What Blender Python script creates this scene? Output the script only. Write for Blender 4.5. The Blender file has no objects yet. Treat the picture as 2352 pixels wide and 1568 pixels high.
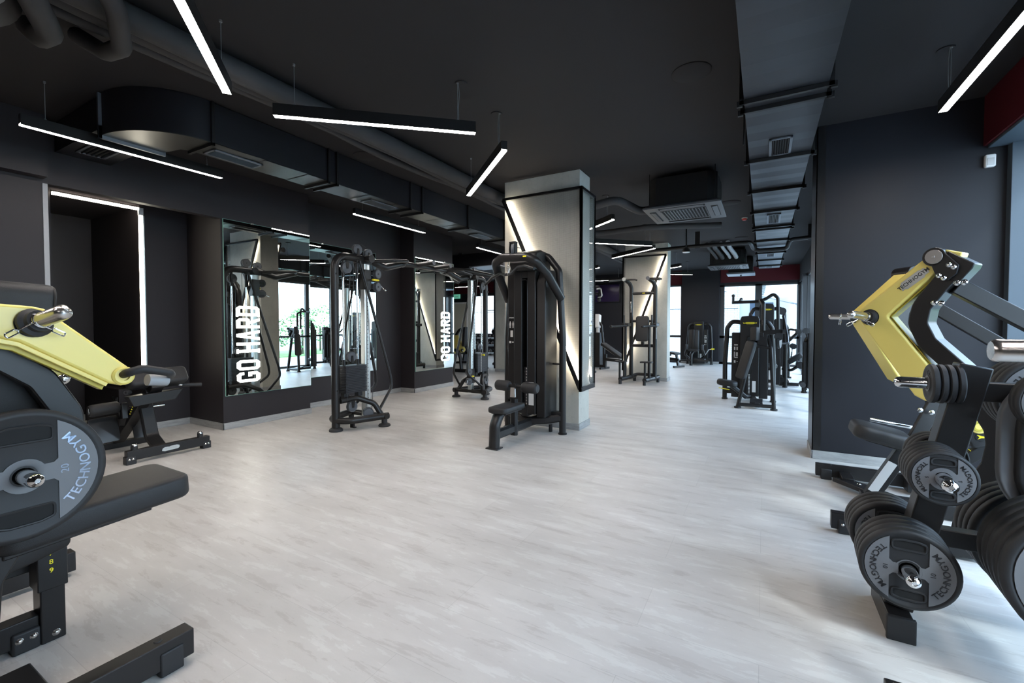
import bpy, bmesh, math, random
from mathutils import Vector as V, Matrix as M
PI = math.pi
SC = bpy.context.scene
COL = SC.collection
R = math.radians
rnd = random.Random(7)


# ---------------------------------------------------------------- mesh builder
class MB:
    def __init__(s):
        s.v = []
        s.f = []

    def add(s, vs, fs):
        o = len(s.v)
        s.v += [V(p) for p in vs]
        s.f += [tuple(i + o for i in f) for f in fs]
        return s

    def box(s, a, b):
        x0, x1 = sorted((a[0], b[0])); y0, y1 = sorted((a[1], b[1])); z0, z1 = sorted((a[2], b[2]))
        return s.add([(x0, y0, z0), (x1, y0, z0), (x1, y1, z0), (x0, y1, z0), (x0, y0, z1), (x1, y0, z1), (x1, y1, z1), (x0, y1, z1)],
                     [(3, 2, 1, 0), (4, 5, 6, 7), (0, 1, 5, 4), (1, 2, 6, 5), (2, 3, 7, 6), (3, 0, 4, 7)])

    def obox(s, c, u, v, w):
        """oriented box: centre and three half-extent vectors"""
        c, u, v, w = V(c), V(u), V(v), V(w)
        if u.cross(v).dot(w) < 0:
            w = -w
        p = [c - u - v - w, c + u - v - w, c + u + v - w, c - u + v - w, c - u - v + w, c + u - v + w, c + u + v + w, c - u + v + w]
        return s.add(p, [(3, 2, 1, 0), (4, 5, 6, 7), (0, 1, 5, 4), (1, 2, 6, 5), (2, 3, 7, 6), (3, 0, 4, 7)])

    def bar(s, p, q, w, h, up=(0, 0, 1)):
        p, q = V(p), V(q)
        d = (q - p).normalized()
        up = V(up)
        if abs(d.dot(up)) > .99:
            up = V((0, 1, 0))
        side = d.cross(up).normalized()
        u = side.cross(d)
        return s.obox((p + q) / 2, (q - p) / 2, side * w / 2, u * h / 2)

    def ring(s, rings, closed=False, caps=True):
        n = len(rings[0])
        vs = [p for r in rings for p in r]
        fs = []
        m = len(rings)
        for i in range(m if closed else m - 1):
            a = i * n; b = ((i + 1) % m) * n
            for k in range(n):
                k2 = (k + 1) % n
                fs.append((a + k, a + k2, b + k2, b + k))
        if caps and not closed:
            fs.append(tuple(range(n - 1, -1, -1)))
            fs.append(tuple((m - 1) * n + k for k in range(n)))
        return s.add(vs, fs)

    def sweep(s, pts, prof, closed=False, up=None, scales=None):
        """prof: list of (a,b) offsets in (side,up)"""
        pts = [V(p) for p in pts]
        n = len(pts)
        rings = []
        T = []
        for i in range(n):
            if closed:
                t = pts[(i + 1) % n] - pts[i - 1]
            else:
                t = pts[min(i + 1, n - 1)] - pts[max(i - 1, 0)]
            T.append(t.normalized())
        if up is None:
            up = V((0, 0, 1)) if abs(T[0].z) < .9 else V((0, 1, 0))
        u = V(up)
        fixed = up
        for i in range(n):
            t = T[i]
            u = u - t * u.dot(t)
            if u.length < 1e-6:
                u = V((1, 0, 0)) - t * t.x
            u.normalize()
            side = t.cross(u)
            k = scales[i] if scales else 1
            # mitre correction for sharp corners
            c = 1.0
            if 0 < i < n - 1:
                d1 = (pts[i] - pts[i - 1]).normalized()
                c = max(.5, abs(d1.dot(t)))
            rings.append([pts[i] + side * a * k / c + u * b * k / c if False else pts[i] + (side * a + u * b) * k for a, b in prof])
        return s.ring(rings, closed)

    def tube(s, pts, r, n=12, closed=False, scales=None, up=None):
        return s.sweep(pts, [(r * math.cos(2 * PI * k / n), r * math.sin(2 * PI * k / n)) for k in range(n)], closed, up, scales)

    def oval(s, pts, a, b, n=16, up=None, closed=False, scales=None):
        return s.sweep(pts, [(a * math.cos(2 * PI * k / n), b * math.sin(2 * PI * k / n)) for k in range(n)], closed, up, scales)

    def rect(s, pts, w, h, up=None, closed=False, c=.12):
        a, b = w / 2, h / 2
        e = min(a, b) * c * 2
        prof = [(a - e, -b), (a, -b + e), (a, b - e), (a - e, b), (-a + e, b), (-a, b - e), (-a, -b + e), (-a + e, -b)]
        return s.sweep(pts, prof, closed, up)

    def cyl(s, p, q, r, n=20, r2=None):
        p, q = V(p), V(q)
        return s.tube([p, q], r, n, scales=[1, (r2 / r if r2 is not None else 1)])

    def lathe(s, prof, o, axis=(0, 0, 1), n=24, closed=False):
        """prof: (radius, height along axis)"""
        o = V(o); ax = V(axis).normalized()
        u = ax.orthogonal().normalized(); w = ax.cross(u)
        rings = []
        for r, h in prof:
            r = max(r, 1e-4)
            rings.append([o + ax * h + (u * math.cos(2 * PI * k / n) + w * math.sin(2 * PI * k / n)) * r for k in range(n)])
        return s.ring(rings, closed, caps=not closed)

    def ball(s, c, r, n=16, m=8, sc=(1, 1, 1)):
        rings = []
        c = V(c)
        for i in range(m + 1):
            a = -PI / 2 + PI * i / m
            rr = max(math.cos(a), 1e-3)
            rings.append([c + V((r * rr * math.cos(2 * PI * k / n) * sc[0], r * rr * math.sin(2 * PI * k / n) * sc[1], r * math.sin(a) * sc[2])) for k in range(n)])
        return s.ring(rings)

    def prism(s, poly, o, u, v, t, centre=False):
        """extrude 2D polygon along u x v by t"""
        o, u, v = V(o), V(u), V(v)
        n = u.cross(v).normalized()
        b = -t / 2 if centre else 0
        k = len(poly)
        a2 = sum(poly[i][0] * poly[(i + 1) % k][1] - poly[(i + 1) % k][0] * poly[i][1] for i in range(k))
        if a2 < 0:
            poly = poly[::-1]
        lo = [o + u * a + v * c + n * b for a, c in poly]
        hi = [p + n * t for p in lo]
        if t < 0:
            lo, hi = hi, lo
        fs = [tuple(range(k - 1, -1, -1)), tuple(range(k, 2 * k))]
        fs += [(i, (i + 1) % k, k + (i + 1) % k, k + i) for i in range(k)]
        return s.add(lo + hi, fs)

    def poly3(s, pts, n, t):
        """planar 3D polygon pts thickened by t along n"""
        pts = [V(p) for p in pts]
        n = V(n).normalized()
        k = len(pts)
        nn = V((0, 0, 0))
        for i in range(k):
            nn += pts[i].cross(pts[(i + 1) % k])
        if nn.dot(n) < 0:
            pts = pts[::-1]
        hi = [p + n * t / 2 for p in pts]
        lo = [p - n * t / 2 for p in pts]
        fs = [tuple(range(k - 1, -1, -1)), tuple(range(k, 2 * k))]
        fs += [(i, (i + 1) % k, k + (i + 1) % k, k + i) for i in range(k)]
        return s.add(lo + hi, fs)

    def rbox(s, c, u, v, w, r, seg=4, puff=0):
        """rounded slab: half vectors u,v in plane (corner radius r), w half thickness; edges eased by puff"""
        c, u, v, w = V(c), V(u), V(v), V(w)
        lu, lv, lw = u.length, v.length, w.length
        uu, vv, ww = u / lu, v / lv, w / lw

        def outline(ins):
            pts = []
            for sx, sy, a0 in ((1, 1, 0), (-1, 1, 90), (-1, -1, 180), (1, -1, 270)):
                for k in range(seg + 1):
                    a = R(a0 + 90 * k / seg)
                    rr = max(r - ins, .001)
                    pts.append(uu * (sx * (lu - r) + rr * math.cos(a)) + vv * (sy * (lv - r) + rr * math.sin(a)))
            return pts
        p = min(puff if puff else .004, lw * .95, r * .9)
        rings = []
        for k in range(4):
            a = PI / 2 * k / 3
            ins = p * (1 - math.sin(a)); z = -lw + p * (1 - math.cos(a))
            rings.append([c + q + ww * z for q in outline(ins)])
        for k in range(3, -1, -1):
            a = PI / 2 * k / 3
            ins = p * (1 - math.sin(a)); z = lw - p * (1 - math.cos(a))
            rings.append([c + q + ww * z for q in outline(ins)])
        if uu.cross(vv).dot(ww) < 0:
            rings = [x[::-1] for x in rings]
        return s.ring(rings)

    def text(s, txt, o, u, v, size, ext=.0015, align='CENTER', bold=0.0, sx=1.0):
        vs, fs = glyphs(txt, align, bold)
        o, u, v = V(o), V(u), V(v)
        n = u.cross(v)
        return s.add([o + u * (p[0] * size * sx) + v * (p[1] * size) + n * ((p[2] > 0) * ext) for p in vs], fs)

    def arctext(s, txt, c, u, v, rad, a0, a1, size, ext=.0015, bold=.0, inward=False):
        """letters along an arc in plane u,v; from angle a0 to a1 (degrees, measured u->v)"""
        c, u, v = V(c), V(u), V(v)
        ws = [max(.28, gwidth(ch)) + .12 for ch in txt]
        tot = sum(ws); acc = 0
        for ch, w in zip(txt, ws):
            a = R(a0 + (a1 - a0) * (acc + w / 2) / tot); acc += w
            if ch == ' ':
                continue
            er = u * math.cos(a) + v * math.sin(a)
            sgn = 1 if a1 < a0 else -1
            et = (u * math.sin(a) - v * math.cos(a)) * sgn
            up = er * sgn
            s.text(ch, c + er * rad - up * size * .35, et, up, size, ext, 'CENTER', bold)
        return s

    def xf(s, m):
        s.v = [m @ p for p in s.v]
        return s

    def join(s, o):
        return s.add(o.v, o.f)


_G = {}


def glyphs(txt, align='CENTER', bold=0.0):
    key = (txt, align, bold)
    if key in _G:
        return _G[key]
    cu = bpy.data.curves.new('lettering', 'FONT')
    cu.body = txt; cu.size = 1; cu.align_x = align; cu.extrude = .5; cu.offset = bold; cu.resolution_u = 3
    ob = bpy.data.objects.new('lettering', cu)
    COL.objects.link(ob)
    dg = bpy.context.evaluated_depsgraph_get(); dg.update()
    ev = ob.evaluated_get(dg)
    me = ev.to_mesh()
    r = ([tuple(p.co) for p in me.vertices], [tuple(p.vertices) for p in me.polygons])
    ev.to_mesh_clear()
    bpy.data.objects.remove(ob); bpy.data.curves.remove(cu)
    _G[key] = r
    return r


def gwidth(ch):
    if ch == ' ':
        return .2
    vs, _ = glyphs(ch)
    xs = [p[0] for p in vs]
    return max(xs) - min(xs)


def fillet(pts, r, n=5, closed=False):
    pts = [V(p) for p in pts]
    out = []
    m = len(pts)
    for i, p in enumerate(pts):
        if not closed and i in (0, m - 1):
            out.append(p); continue
        a, b = pts[i - 1], pts[(i + 1) % m]
        da, db = (a - p), (b - p)
        rr = r[i] if isinstance(r, (list, tuple)) else r
        ang = da.angle(db)
        if ang > PI - .02 or rr <= 0:
            out.append(p); continue
        t = min(rr / math.tan(ang / 2), da.length * .49, db.length * .49)
        p0 = p + da.normalized() * t; p1 = p + db.normalized() * t
        for k in range(n + 1):
            s = k / n
            out.append(p0 * (1 - s) ** 2 + p * 2 * s * (1 - s) + p1 * s * s)
    return out


def arc(c, u, v, r, a0, a1, n=12):
    c, u, v = V(c), V(u), V(v)
    return [c + u * (r * math.cos(R(a0 + (a1 - a0) * k / n))) + v * (r * math.sin(R(a0 + (a1 - a0) * k / n))) for k in range(n + 1)]


# ---------------------------------------------------------------- objects
class T:
    """a thing: an Empty at its base that parents its parts. Mesh data given in the thing's own frame,
    or in room coordinates when world=True"""

    def __init__(s, name, label, cat, loc=(0, 0, 0), rz=0, group=None, world=False):
        o = bpy.data.objects.new(name, None)
        COL.objects.link(o)
        o.empty_display_size = .1
        o.location = loc; o.rotation_euler = (0, 0, R(rz))
        o['label'] = label; o['category'] = cat
        if group:
            o['group'] = group
        s.o = o
        s.off = V(loc) if world else V((0, 0, 0))

    def part(s, name, mb, mat, parent=None, **k):
        return make(name, mb, mat, parent or s.o, off=s.off, **k)


def make(name, mb, mat, parent=None, bevel=0, smooth=40, off=None, label=None, seg=2):
    me = bpy.data.meshes.new(name)
    off = off or V((0, 0, 0))
    me.from_pydata([tuple(p - off) for p in mb.v], [], mb.f)
    me.validate()
    if smooth:
        me.shade_smooth()
        me.set_sharp_from_angle(angle=R(smooth))
    me.materials.append(mat)
    o = bpy.data.objects.new(name, me)
    COL.objects.link(o)
    if parent:
        o.parent = parent
    if bevel:
        b = o.modifiers.new('bevel', 'BEVEL')
        b.width = bevel; b.segments = seg; b.limit_method = 'ANGLE'; b.angle_limit = R(40)
        b.harden_normals = False
    if label:
        o['label'] = label
    return o


def solo(name, mb, mat, label, cat, group=None, **k):
    """a thing that is one mesh, origin at its base"""
    lo = V([min(p[i] for p in mb.v) for i in range(3)]); hi = V([max(p[i] for p in mb.v) for i in range(3)])
    c = V(((lo.x + hi.x) / 2, (lo.y + hi.y) / 2, lo.z))
    o = make(name, mb, mat, off=c, **k)
    o.location = c
    o['label'] = label; o['category'] = cat
    if group:
        o['group'] = group
    return o


def struct(name, mb, mat, parent=None, **k):
    o = make(name, mb, mat, parent, **k)
    if not parent:
        o['kind'] = 'structure'
    return o


def dup(root, loc, rz=0, label=None, name=None):
    r = root.copy(); COL.objects.link(r)
    r.location = loc; r.rotation_euler = (0, 0, R(rz))
    if label:
        r['label'] = label
    for ch in list(root.children):
        c = ch.copy(); COL.objects.link(c); c.parent = r
        for g in list(ch.children):
            d = g.copy(); COL.objects.link(d); d.parent = c
    return r


# ---------------------------------------------------------------- materials
def nmat(name):
    m = bpy.data.materials.new(name); m.use_nodes = True
    nt = m.node_tree
    return m, nt, nt.nodes['Principled BSDF'], nt.nodes, nt.links


def pmat(name, col, rough=.5, metal=0, spec=.5, bump=0, bscale=60, var=0, coat=0, vscale=4):
    m, nt, b, N, L = nmat(name)
    b.inputs['Base Color'].default_value = (*col, 1)
    b.inputs['Roughness'].default_value = rough
    b.inputs['Metallic'].default_value = metal
    b.inputs['Specular IOR Level'].default_value = spec
    if coat:
        b.inputs['Coat Weight'].default_value = coat
        b.inputs['Coat Roughness'].default_value = .15
    if bump or var:
        tc = N.new('ShaderNodeTexCoord')
        if bump:
            n = N.new('ShaderNodeTexNoise'); n.inputs['Scale'].default_value = bscale; n.inputs['Detail'].default_value = 4
            L.new(tc.outputs['Object'], n.inputs['Vector'])
            bp = N.new('ShaderNodeBump'); bp.inputs['Strength'].default_value = bump; bp.inputs['Distance'].default_value = .004
            L.new(n.outputs['Fac'], bp.inputs['Height']); L.new(bp.outputs['Normal'], b.inputs['Normal'])
        if var:
            n2 = N.new('ShaderNodeTexNoise'); n2.inputs['Scale'].default_value = vscale; n2.inputs['Detail'].default_value = 5
            L.new(tc.outputs['Object'], n2.inputs['Vector'])
            mx = N.new('ShaderNodeMixRGB'); mx.inputs['Color1'].default_value = (*[c * (1 - var) for c in col], 1)
            mx.inputs['Color2'].default_value = (*[min(1, c * (1 + var)) for c in col], 1)
            L.new(n2.outputs['Fac'], mx.inputs['Fac']); L.new(mx.outputs['Color'], b.inputs['Base Color'])
    return m


def emat(name, col, st):
    m, nt, b, N, L = nmat(name)
    b.inputs['Base Color'].default_value = (.8, .8, .8, 1)
    b.inputs['Emission Color'].default_value = (*col, 1)
    b.inputs['Emission Strength'].default_value = st
    return m


def mapped(N, L, scale, coord='Object'):
    tc = N.new('ShaderNodeTexCoord'); mp = N.new('ShaderNodeMapping')
    mp.inputs['Scale'].default_value = scale
    L.new(tc.outputs[coord], mp.inputs['Vector'])
    return mp.outputs['Vector']


def ramp(N, L, src, stops):
    r = N.new('ShaderNodeValToRGB')
    el = r.color_ramp.elements
    while len(el) > 2:
        el.remove(el[-1])
    for i, (p, c) in enumerate(stops):
        if i < 2:
            e = el[i]; e.position = p
        else:
            e = el.new(p)
        e.color = (*c, 1) if len(c) == 3 else c
    L.new(src, r.inputs['Fac'])
    return r.outputs['Color']


def floor_mat():
    m, nt, b, N, L = nmat('vinyl_plank')
    vec = mapped(N, L, (1, 1, 1))
    br = N.new('ShaderNodeTexBrick')
    br.inputs['Scale'].default_value = 1
    br.inputs['Brick Width'].default_value = 1.25; br.inputs['Row Height'].default_value = .32
    br.inputs['Mortar Size'].default_value = .0012; br.inputs['Mortar Smooth'].default_value = .1
    br.offset = .37
    br.inputs['Color1'].default_value = (.575, .550, .520, 1); br.inputs['Color2'].default_value = (.615, .590, .560, 1)
    br.inputs['Mortar'].default_value = (.50, .48, .455, 1)
    L.new(vec, br.inputs['Vector'])
    # soft clouding, then torn flakes drawn out along the planks
    s1 = N.new('ShaderNodeTexNoise'); s1.inputs['Scale'].default_value = 1; s1.inputs['Detail'].default_value = 6; s1.inputs['Roughness'].default_value = .6
    L.new(mapped(N, L, (1.1, 3.2, 1)), s1.inputs['Vector'])
    c1 = ramp(N, L, s1.outputs['Fac'], [(.30, (.87, .865, .86)), (.62, (1.04, 1.04, 1.04))])
    s2 = N.new('ShaderNodeTexNoise'); s2.inputs['Scale'].default_value = 1; s2.inputs['Detail'].default_value = 12; s2.inputs['Roughness'].default_value = .72
    s2.inputs['Distortion'].default_value = .25
    L.new(mapped(N, L, (2.2, 11, 1)), s2.inputs['Vector'])
    c2 = ramp(N, L, s2.outputs['Fac'], [(.30, (.80, .79, .78)), (.415, (.87, .86, .85)), (.432, (.96, .96, .955)), (.555, (.98, .98, .975)), (.572, (1.06, 1.08, 1.075)), (.75, (1.09, 1.09, 1.085))])
    m1 = N.new('ShaderNodeMixRGB'); m1.blend_type = 'MULTIPLY'; m1.inputs['Fac'].default_value = 1
    L.new(br.outputs['Color'], m1.inputs['Color1']); L.new(c1, m1.inputs['Color2'])
    m2 = N.new('ShaderNodeMixRGB'); m2.blend_type = 'MULTIPLY'; m2.inputs['Fac'].default_value = 1
    L.new(m1.outputs['Color'], m2.inputs['Color1']); L.new(c2, m2.inputs['Color2'])
    L.new(m2.outputs['Color'], b.inputs['Base Color'])
    b.inputs['Roughness'].default_value = .42
    b.inputs['Specular IOR Level'].default_value = .45
    bp = N.new('ShaderNodeBump'); bp.inputs['Strength'].default_value = .12; bp.inputs['Distance'].default_value = .002
    L.new(s2.outputs['Fac'], bp.inputs['Height']); L.new(bp.outputs['Normal'], b.inputs['Normal'])
    return m


def concrete_mat():
    m, nt, b, N, L = nmat('smooth_concrete')
    n = N.new('ShaderNodeTexNoise'); n.inputs['Scale'].default_value = 3; n.inputs['Detail'].default_value = 8; n.inputs['Roughness'].default_value = .6
    L.new(mapped(N, L, (1, 1, .5)), n.inputs['Vector'])
    c = ramp(N, L, n.outputs['Fac'], [(.3, (.40, .39, .345)), (.55, (.50, .485, .43)), (.75, (.55, .535, .48))])
    n2 = N.new('ShaderNodeTexNoise'); n2.inputs['Scale'].default_value = 26; n2.inputs['Detail'].default_value = 6
    L.new(mapped(N, L, (1, 1, 1)), n2.inputs['Vector'])
    c2 = ramp(N, L, n2.outputs['Fac'], [(.25, (.88, .88, .88)), (.45, (1, 1, 1))])
    mx = N.new('ShaderNodeMixRGB'); mx.blend_type = 'MULTIPLY'; mx.inputs['Fac'].default_value = 1
    L.new(c, mx.inputs['Color1']); L.new(c2, mx.inputs['Color2'])
    L.new(mx.outputs['Color'], b.inputs['Base Color'])
    b.inputs['Roughness'].default_value = .55
    return m


def skirting_mat():
    m, nt, b, N, L = nmat('skirting_laminate')
    n = N.new('ShaderNodeTexNoise'); n.inputs['Scale'].default_value = 1; n.inputs['Detail'].default_value = 8; n.inputs['Roughness'].default_value = .7
    L.new(mapped(N, L, (7, 7, 40)), n.inputs['Vector'])
    c = ramp(N, L, n.outputs['Fac'], [(.3, (.25, .25, .245)), (.6, (.36, .36, .35)), (.8, (.42, .42, .41))])
    L.new(c, b.inputs['Base Color'])
    b.inputs['Roughness'].default_value = .4
    return m


def mesh_mat():
    """perforated sheet: square grid of round holes"""
    m, nt, b, N, L = nmat('perforated_sheet')
    b.inputs['Base Color'].default_value = (.30, .29, .265, 1); b.inputs['Metallic'].default_value = .3; b.inputs['Roughness'].default_value = .45
    geo = N.new('ShaderNodeTexCoord')
    sp = N.new('ShaderNodeSeparateXYZ'); L.new(geo.outputs['Object'], sp.inputs[0])
    ad = N.new('ShaderNodeMath'); ad.operation = 'ADD'; L.new(sp.outputs['X'], ad.inputs[0]); L.new(sp.outputs['Y'], ad.inputs[1])

    def cell(src):
        a = N.new('ShaderNodeMath'); a.operation = 'MULTIPLY'; a.inputs[1].default_value = 1 / .0125; L.new(src, a.inputs[0])
        f = N.new('ShaderNodeMath'); f.operation = 'FRACT'; L.new(a.outputs[0], f.inputs[0])
        d = N.new('ShaderNodeMath'); d.operation = 'SUBTRACT'; d.inputs[1].default_value = .5; L.new(f.outputs[0], d.inputs[0])
        q = N.new('ShaderNodeMath'); q.operation = 'ABSOLUTE'; L.new(d.outputs[0], q.inputs[0])
        return q.outputs[0]
    a, c = cell(ad.outputs[0]), cell(sp.outputs['Z'])
    mx = N.new('ShaderNodeMath'); mx.operation = 'MAXIMUM'; L.new(a, mx.inputs[0]); L.new(c, mx.inputs[1])
    lt = N.new('ShaderNodeMath'); lt.operation = 'GREATER_THAN'; lt.inputs[1].default_value = .38; L.new(mx.outputs[0], lt.inputs[0])
    L.new(lt.outputs[0], b.inputs['Alpha'])
    return m


def glass_mat(name='clear_glass', tint=(.93, .97, .98)):
    m, nt, b, N, L = nmat(name)
    out = N['Material Output']
    tr = N.new('ShaderNodeBsdfTransparent'); tr.inputs['Color'].default_value = (*tint, 1)
    gl = N.new('ShaderNodeBsdfGlossy'); gl.inputs['Roughness'].default_value = .01
    fr = N.new('ShaderNodeFresnel'); fr.inputs['IOR'].default_value = 1.45
    mx = N.new('ShaderNodeMixShader')
    ge = N.new('ShaderNodeNewGeometry'); iv = N.new('ShaderNodeMath'); iv.operation = 'SUBTRACT'; iv.inputs[0].default_value = 1
    L.new(ge.outputs['Backfacing'], iv.inputs[1])
    ml = N.new('ShaderNodeMath'); ml.operation = 'MULTIPLY'; L.new(fr.outputs[0], ml.inputs[0]); L.new(iv.outputs[0], ml.inputs[1])
    L.new(ml.outputs[0], mx.inputs[0]); L.new(tr.outputs[0], mx.inputs[1]); L.new(gl.outputs[0], mx.inputs[2])
    L.new(mx.outputs[0], out.inputs['Surface'])
    return m


def brick_mat():
    m, nt, b, N, L = nmat('whitewashed_brick')
    br = N.new('ShaderNodeTexBrick'); br.inputs['Scale'].default_value = 1
    br.inputs['Brick Width'].default_value = .26; br.inputs['Row Height'].default_value = .085; br.inputs['Mortar Size'].default_value = .008
    br.inputs['Color1'].default_value = (.92, .90, .86, 1); br.inputs['Color2'].default_value = (.84, .82, .79, 1); br.inputs['Mortar'].default_value = (.38, .37, .36, 1)
    tc = N.new('ShaderNodeTexCoord'); sp = N.new('ShaderNodeSeparateXYZ'); L.new(tc.outputs['Object'], sp.inputs[0])
    cb = N.new('ShaderNodeCombineXYZ'); L.new(sp.outputs['X'], cb.inputs[0]); L.new(sp.outputs['Z'], cb.inputs[1])
    L.new(cb.outputs[0], br.inputs['Vector'])
    L.new(br.outputs['Color'], b.inputs['Base Color']); b.inputs['Roughness'].default_value = .9
    return m


def leaf_mat():
    return pmat('leaves', (.10, .22, .05), .6, var=.5, vscale=9)


FLOOR = floor_mat()
WALL = pmat('charcoal_wall_paint', (.0255, .0215, .0235), .52, spec=.25, bump=.04, bscale=180)
CEILM = pmat('matt_black_ceiling', (.027, .0245, .025), .8, spec=.2)
RED = pmat('oxblood_paint', (.075, .006, .010), .6, spec=.3)
CONC = concrete_mat()
SKIRT = skirting_mat()
BLACK = pmat('black_powder_coat', (.0125, .0115, .0115), .36, spec=.38, bump=.03, bscale=900)
BLACK2 = pmat('satin_black_metal', (.014, .013, .013), .3, spec=.4)
DUCT = pmat('black_duct_metal', (.016, .015, .018), .42, metal=.2, spec=.35)
DUCTG = pmat('grey_duct_sheet', (.16, .17, .19), .38, metal=.6)
GRIL = pmat('dark_grille_metal', (.030, .032, .036), .35, metal=.4)
MSTEEL = pmat('matt_steel_disc', (.30, .28, .265), .42, metal=.5)
SILVER = pmat('silver_aluminium', (.62, .64, .63), .3, metal=.85)
CHROME = pmat('chrome', (.82, .82, .82), .09, metal=1)
STEEL = pmat('brushed_steel', (.66, .63, .60), .26, metal=1)
YELLOW = pmat('yellow_gloss_paint', (.86, .69, .18), .33, spec=.5, coat=.2)
YEL2 = pmat('yellow_plastic', (.85, .70, .02), .4)
PADM = pmat('black_upholstery', (.020, .0195, .020), .5, spec=.36, bump=.25, bscale=500)
RUBBER = pmat('black_rubber', (.020, .020, .021), .55, spec=.4, bump=.05, bscale=300)
GREY = pmat('grey_plate_face', (.15, .154, .162), .5)
STACK = pmat('weight_stack_steel', (.030, .031, .036), .4, metal=.3)
SHIELD = pmat('shroud_plastic', (.0115, .0105, .0105), .42, spec=.35)
DARK = pmat('dark_void', (.004, .004, .004), .8)
WHITE = pmat('white_plastic', (.75, .74, .72), .45)
STICK = pmat('white_sticker', (.55, .54, .52), .6)
LETTER = pmat('dark_lettering', (.012, .012, .014), .35)
CHLET = pmat('raised_chrome_lettering', (.55, .62, .75), .15, metal=1)
REDPL = pmat('red_plastic', (.62, .05, .03), .4)
SCREEN = pmat('dark_violet_screen', (.022, .012, .045), .2)
MIRROR = pmat('mirror_silver', (.80, .84, .82), .0, metal=1)
MEDGE = pmat('mirror_glass_edge', (.30, .55, .45), .15)
GLASS = glass_mat()
MESHM = mesh_mat()
BRICK = brick_mat()
LEAF = leaf_mat()
FRAME = pmat('dark_window_frame', (.030, .031, .034), .4)
GLINT = pmat('grey_panel', (.30, .31, .32), .5)
CABLE = pmat('grey_cable', (.22, .22, .22), .4, metal=.4)
WLED = (1.0, .92, .875)
LED = emat('led_diffuser', WLED, 86)
LEDC = emat('led_cove_strip', (1.0, .90, .74), 110)
LEDN = emat('led_niche_strip', (1.0, .93, .76), 22)
NEON = emat('backlit_letter', (1.0, .97, .86), 9)
# ================================================================ camera, world, light
cam = bpy.data.cameras.new('camera')
cam.sensor_width = 36; cam.lens = 36 * 1021.2 / 2352
cam.shift_y = -9.5 / 2352
cam.clip_start = .05
co = bpy.data.objects.new('camera', cam); COL.objects.link(co)
co.location = (0, 0, 1.3)
co.rotation_euler = (R(90 - 1.52), 0, R(29.52))
SC.camera = co

SC.view_settings.view_transform = 'Standard'; SC.view_settings.look = 'None'
SC.view_settings.exposure = 0.0; SC.view_settings.gamma = 1
SC.cycles.use_denoising = True
SC.cycles.max_bounces = 10; SC.cycles.diffuse_bounces = 5; SC.cycles.glossy_bounces = 6
SC.cycles.transparent_max_bounces = 24; SC.cycles.sample_clamp_indirect = 8
SC.cycles.caustics_reflective = False; SC.cycles.caustics_refractive = False

w = bpy.data.worlds.new('sky'); SC.world = w; w.use_nodes = True
wn, wl = w.node_tree.nodes, w.node_tree.links
bg = wn['Background']
tc = wn.new('ShaderNodeTexCoord'); sx = wn.new('ShaderNodeSeparateXYZ'); wl.new(tc.outputs['Generated'], sx.inputs[0])
rp = wn.new('ShaderNodeValToRGB'); wl.new(sx.outputs['Z'], rp.inputs['Fac'])
rp.color_ramp.elements[0].position = 0.0; rp.color_ramp.elements[0].color = (.76, .88, 1, 1)
rp.color_ramp.elements[1].position = .6; rp.color_ramp.elements[1].color = (.48, .69, 1, 1)
wl.new(rp.outputs['Color'], bg.inputs['Color'])
bg.inputs['Strength'].default_value = 9.5


sun = bpy.data.lights.new('hazy_sun', 'SUN'); sun.energy = 3.2; sun.angle = R(7); sun.color = (.88, .95, 1)
so_ = bpy.data.objects.new('hazy_sun', sun); COL.objects.link(so_); so_.location = (12, -6, 9)
so_.rotation_euler = (V((-.50, .50, -.70))).to_track_quat('-Z', 'Y').to_euler()


def portal(c, rot, sx_, sy_):
    l = bpy.data.lights.new('window_portal', 'AREA'); l.shape = 'RECTANGLE'; l.size = sx_; l.size_y = sy_
    l.cycles.is_portal = True
    o = bpy.data.objects.new('window_portal', l); COL.objects.link(o)
    o.location = c; o.rotation_euler = rot


# ================================================================ shell
CZ = 3.21
fl = MB().box((-14, -5, -.1), (2.1, 16.6, 0))
struct('floor', fl, FLOOR, smooth=0)
struct('ceiling', MB().box((-14, -5, CZ), (2.1, 16.6, CZ + .15)), CEILM, smooth=0)

# left side: plain wall, niche, pilasters, recess
struct('wall_left', MB().box((-6.9, -5, 0), (-5.83, 1.50, CZ)), WALL, smooth=0)
struct('wall_niche_near', MB().box((-6.9, 1.50, 0), (-6.64, 1.73, 2.85)).box((-8.3, 1.5, 0), (-6.9, 1.73, 2.85)), WALL, smooth=0)
struct('wall_niche_back', MB().box((-8.3, 1.73, 0), (-8.1, 2.51, 2.85)), WALL, smooth=0)
struct('wall_niche_far', MB().box((-8.3, 2.51, 0), (-6.64, 3.1, 2.85)), WALL, smooth=0)
struct('ceiling_niche', MB().box((-8.1, 1.73, 2.76), (-6.64, 2.51, 2.9)), WALL, smooth=0)
bk = MB().box((-5.93, 1.50, 2.62), (-5.83, 4.238, CZ)).box((-6.7, 1.50, 2.85), (-5.93, 3.02, CZ)).box((-5.83, -3, 2.655), (-5.70, 1.475, CZ))
struct('wall_bulkhead', bk, WALL, smooth=0)
struct('wall_pilaster', MB().box((-6.9, 3.02, 0), (-5.832, 4.235, 2.9)), WALL, smooth=0)
rc = MB().box((-6.6, 4.2, 0), (-6.2, 6.6, CZ))
struct('wall_recess', rc, WALL, smooth=0)
struct('wall_pilaster_beyond', MB().box((-14, 6.515, 0), (-5.853, 7.73, CZ)), WALL, smooth=0)
struct('wall_left_beyond', MB().box((-14.2, 7.7, 0), (-13.4, 16.7, CZ)), WALL, smooth=0)
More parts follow.
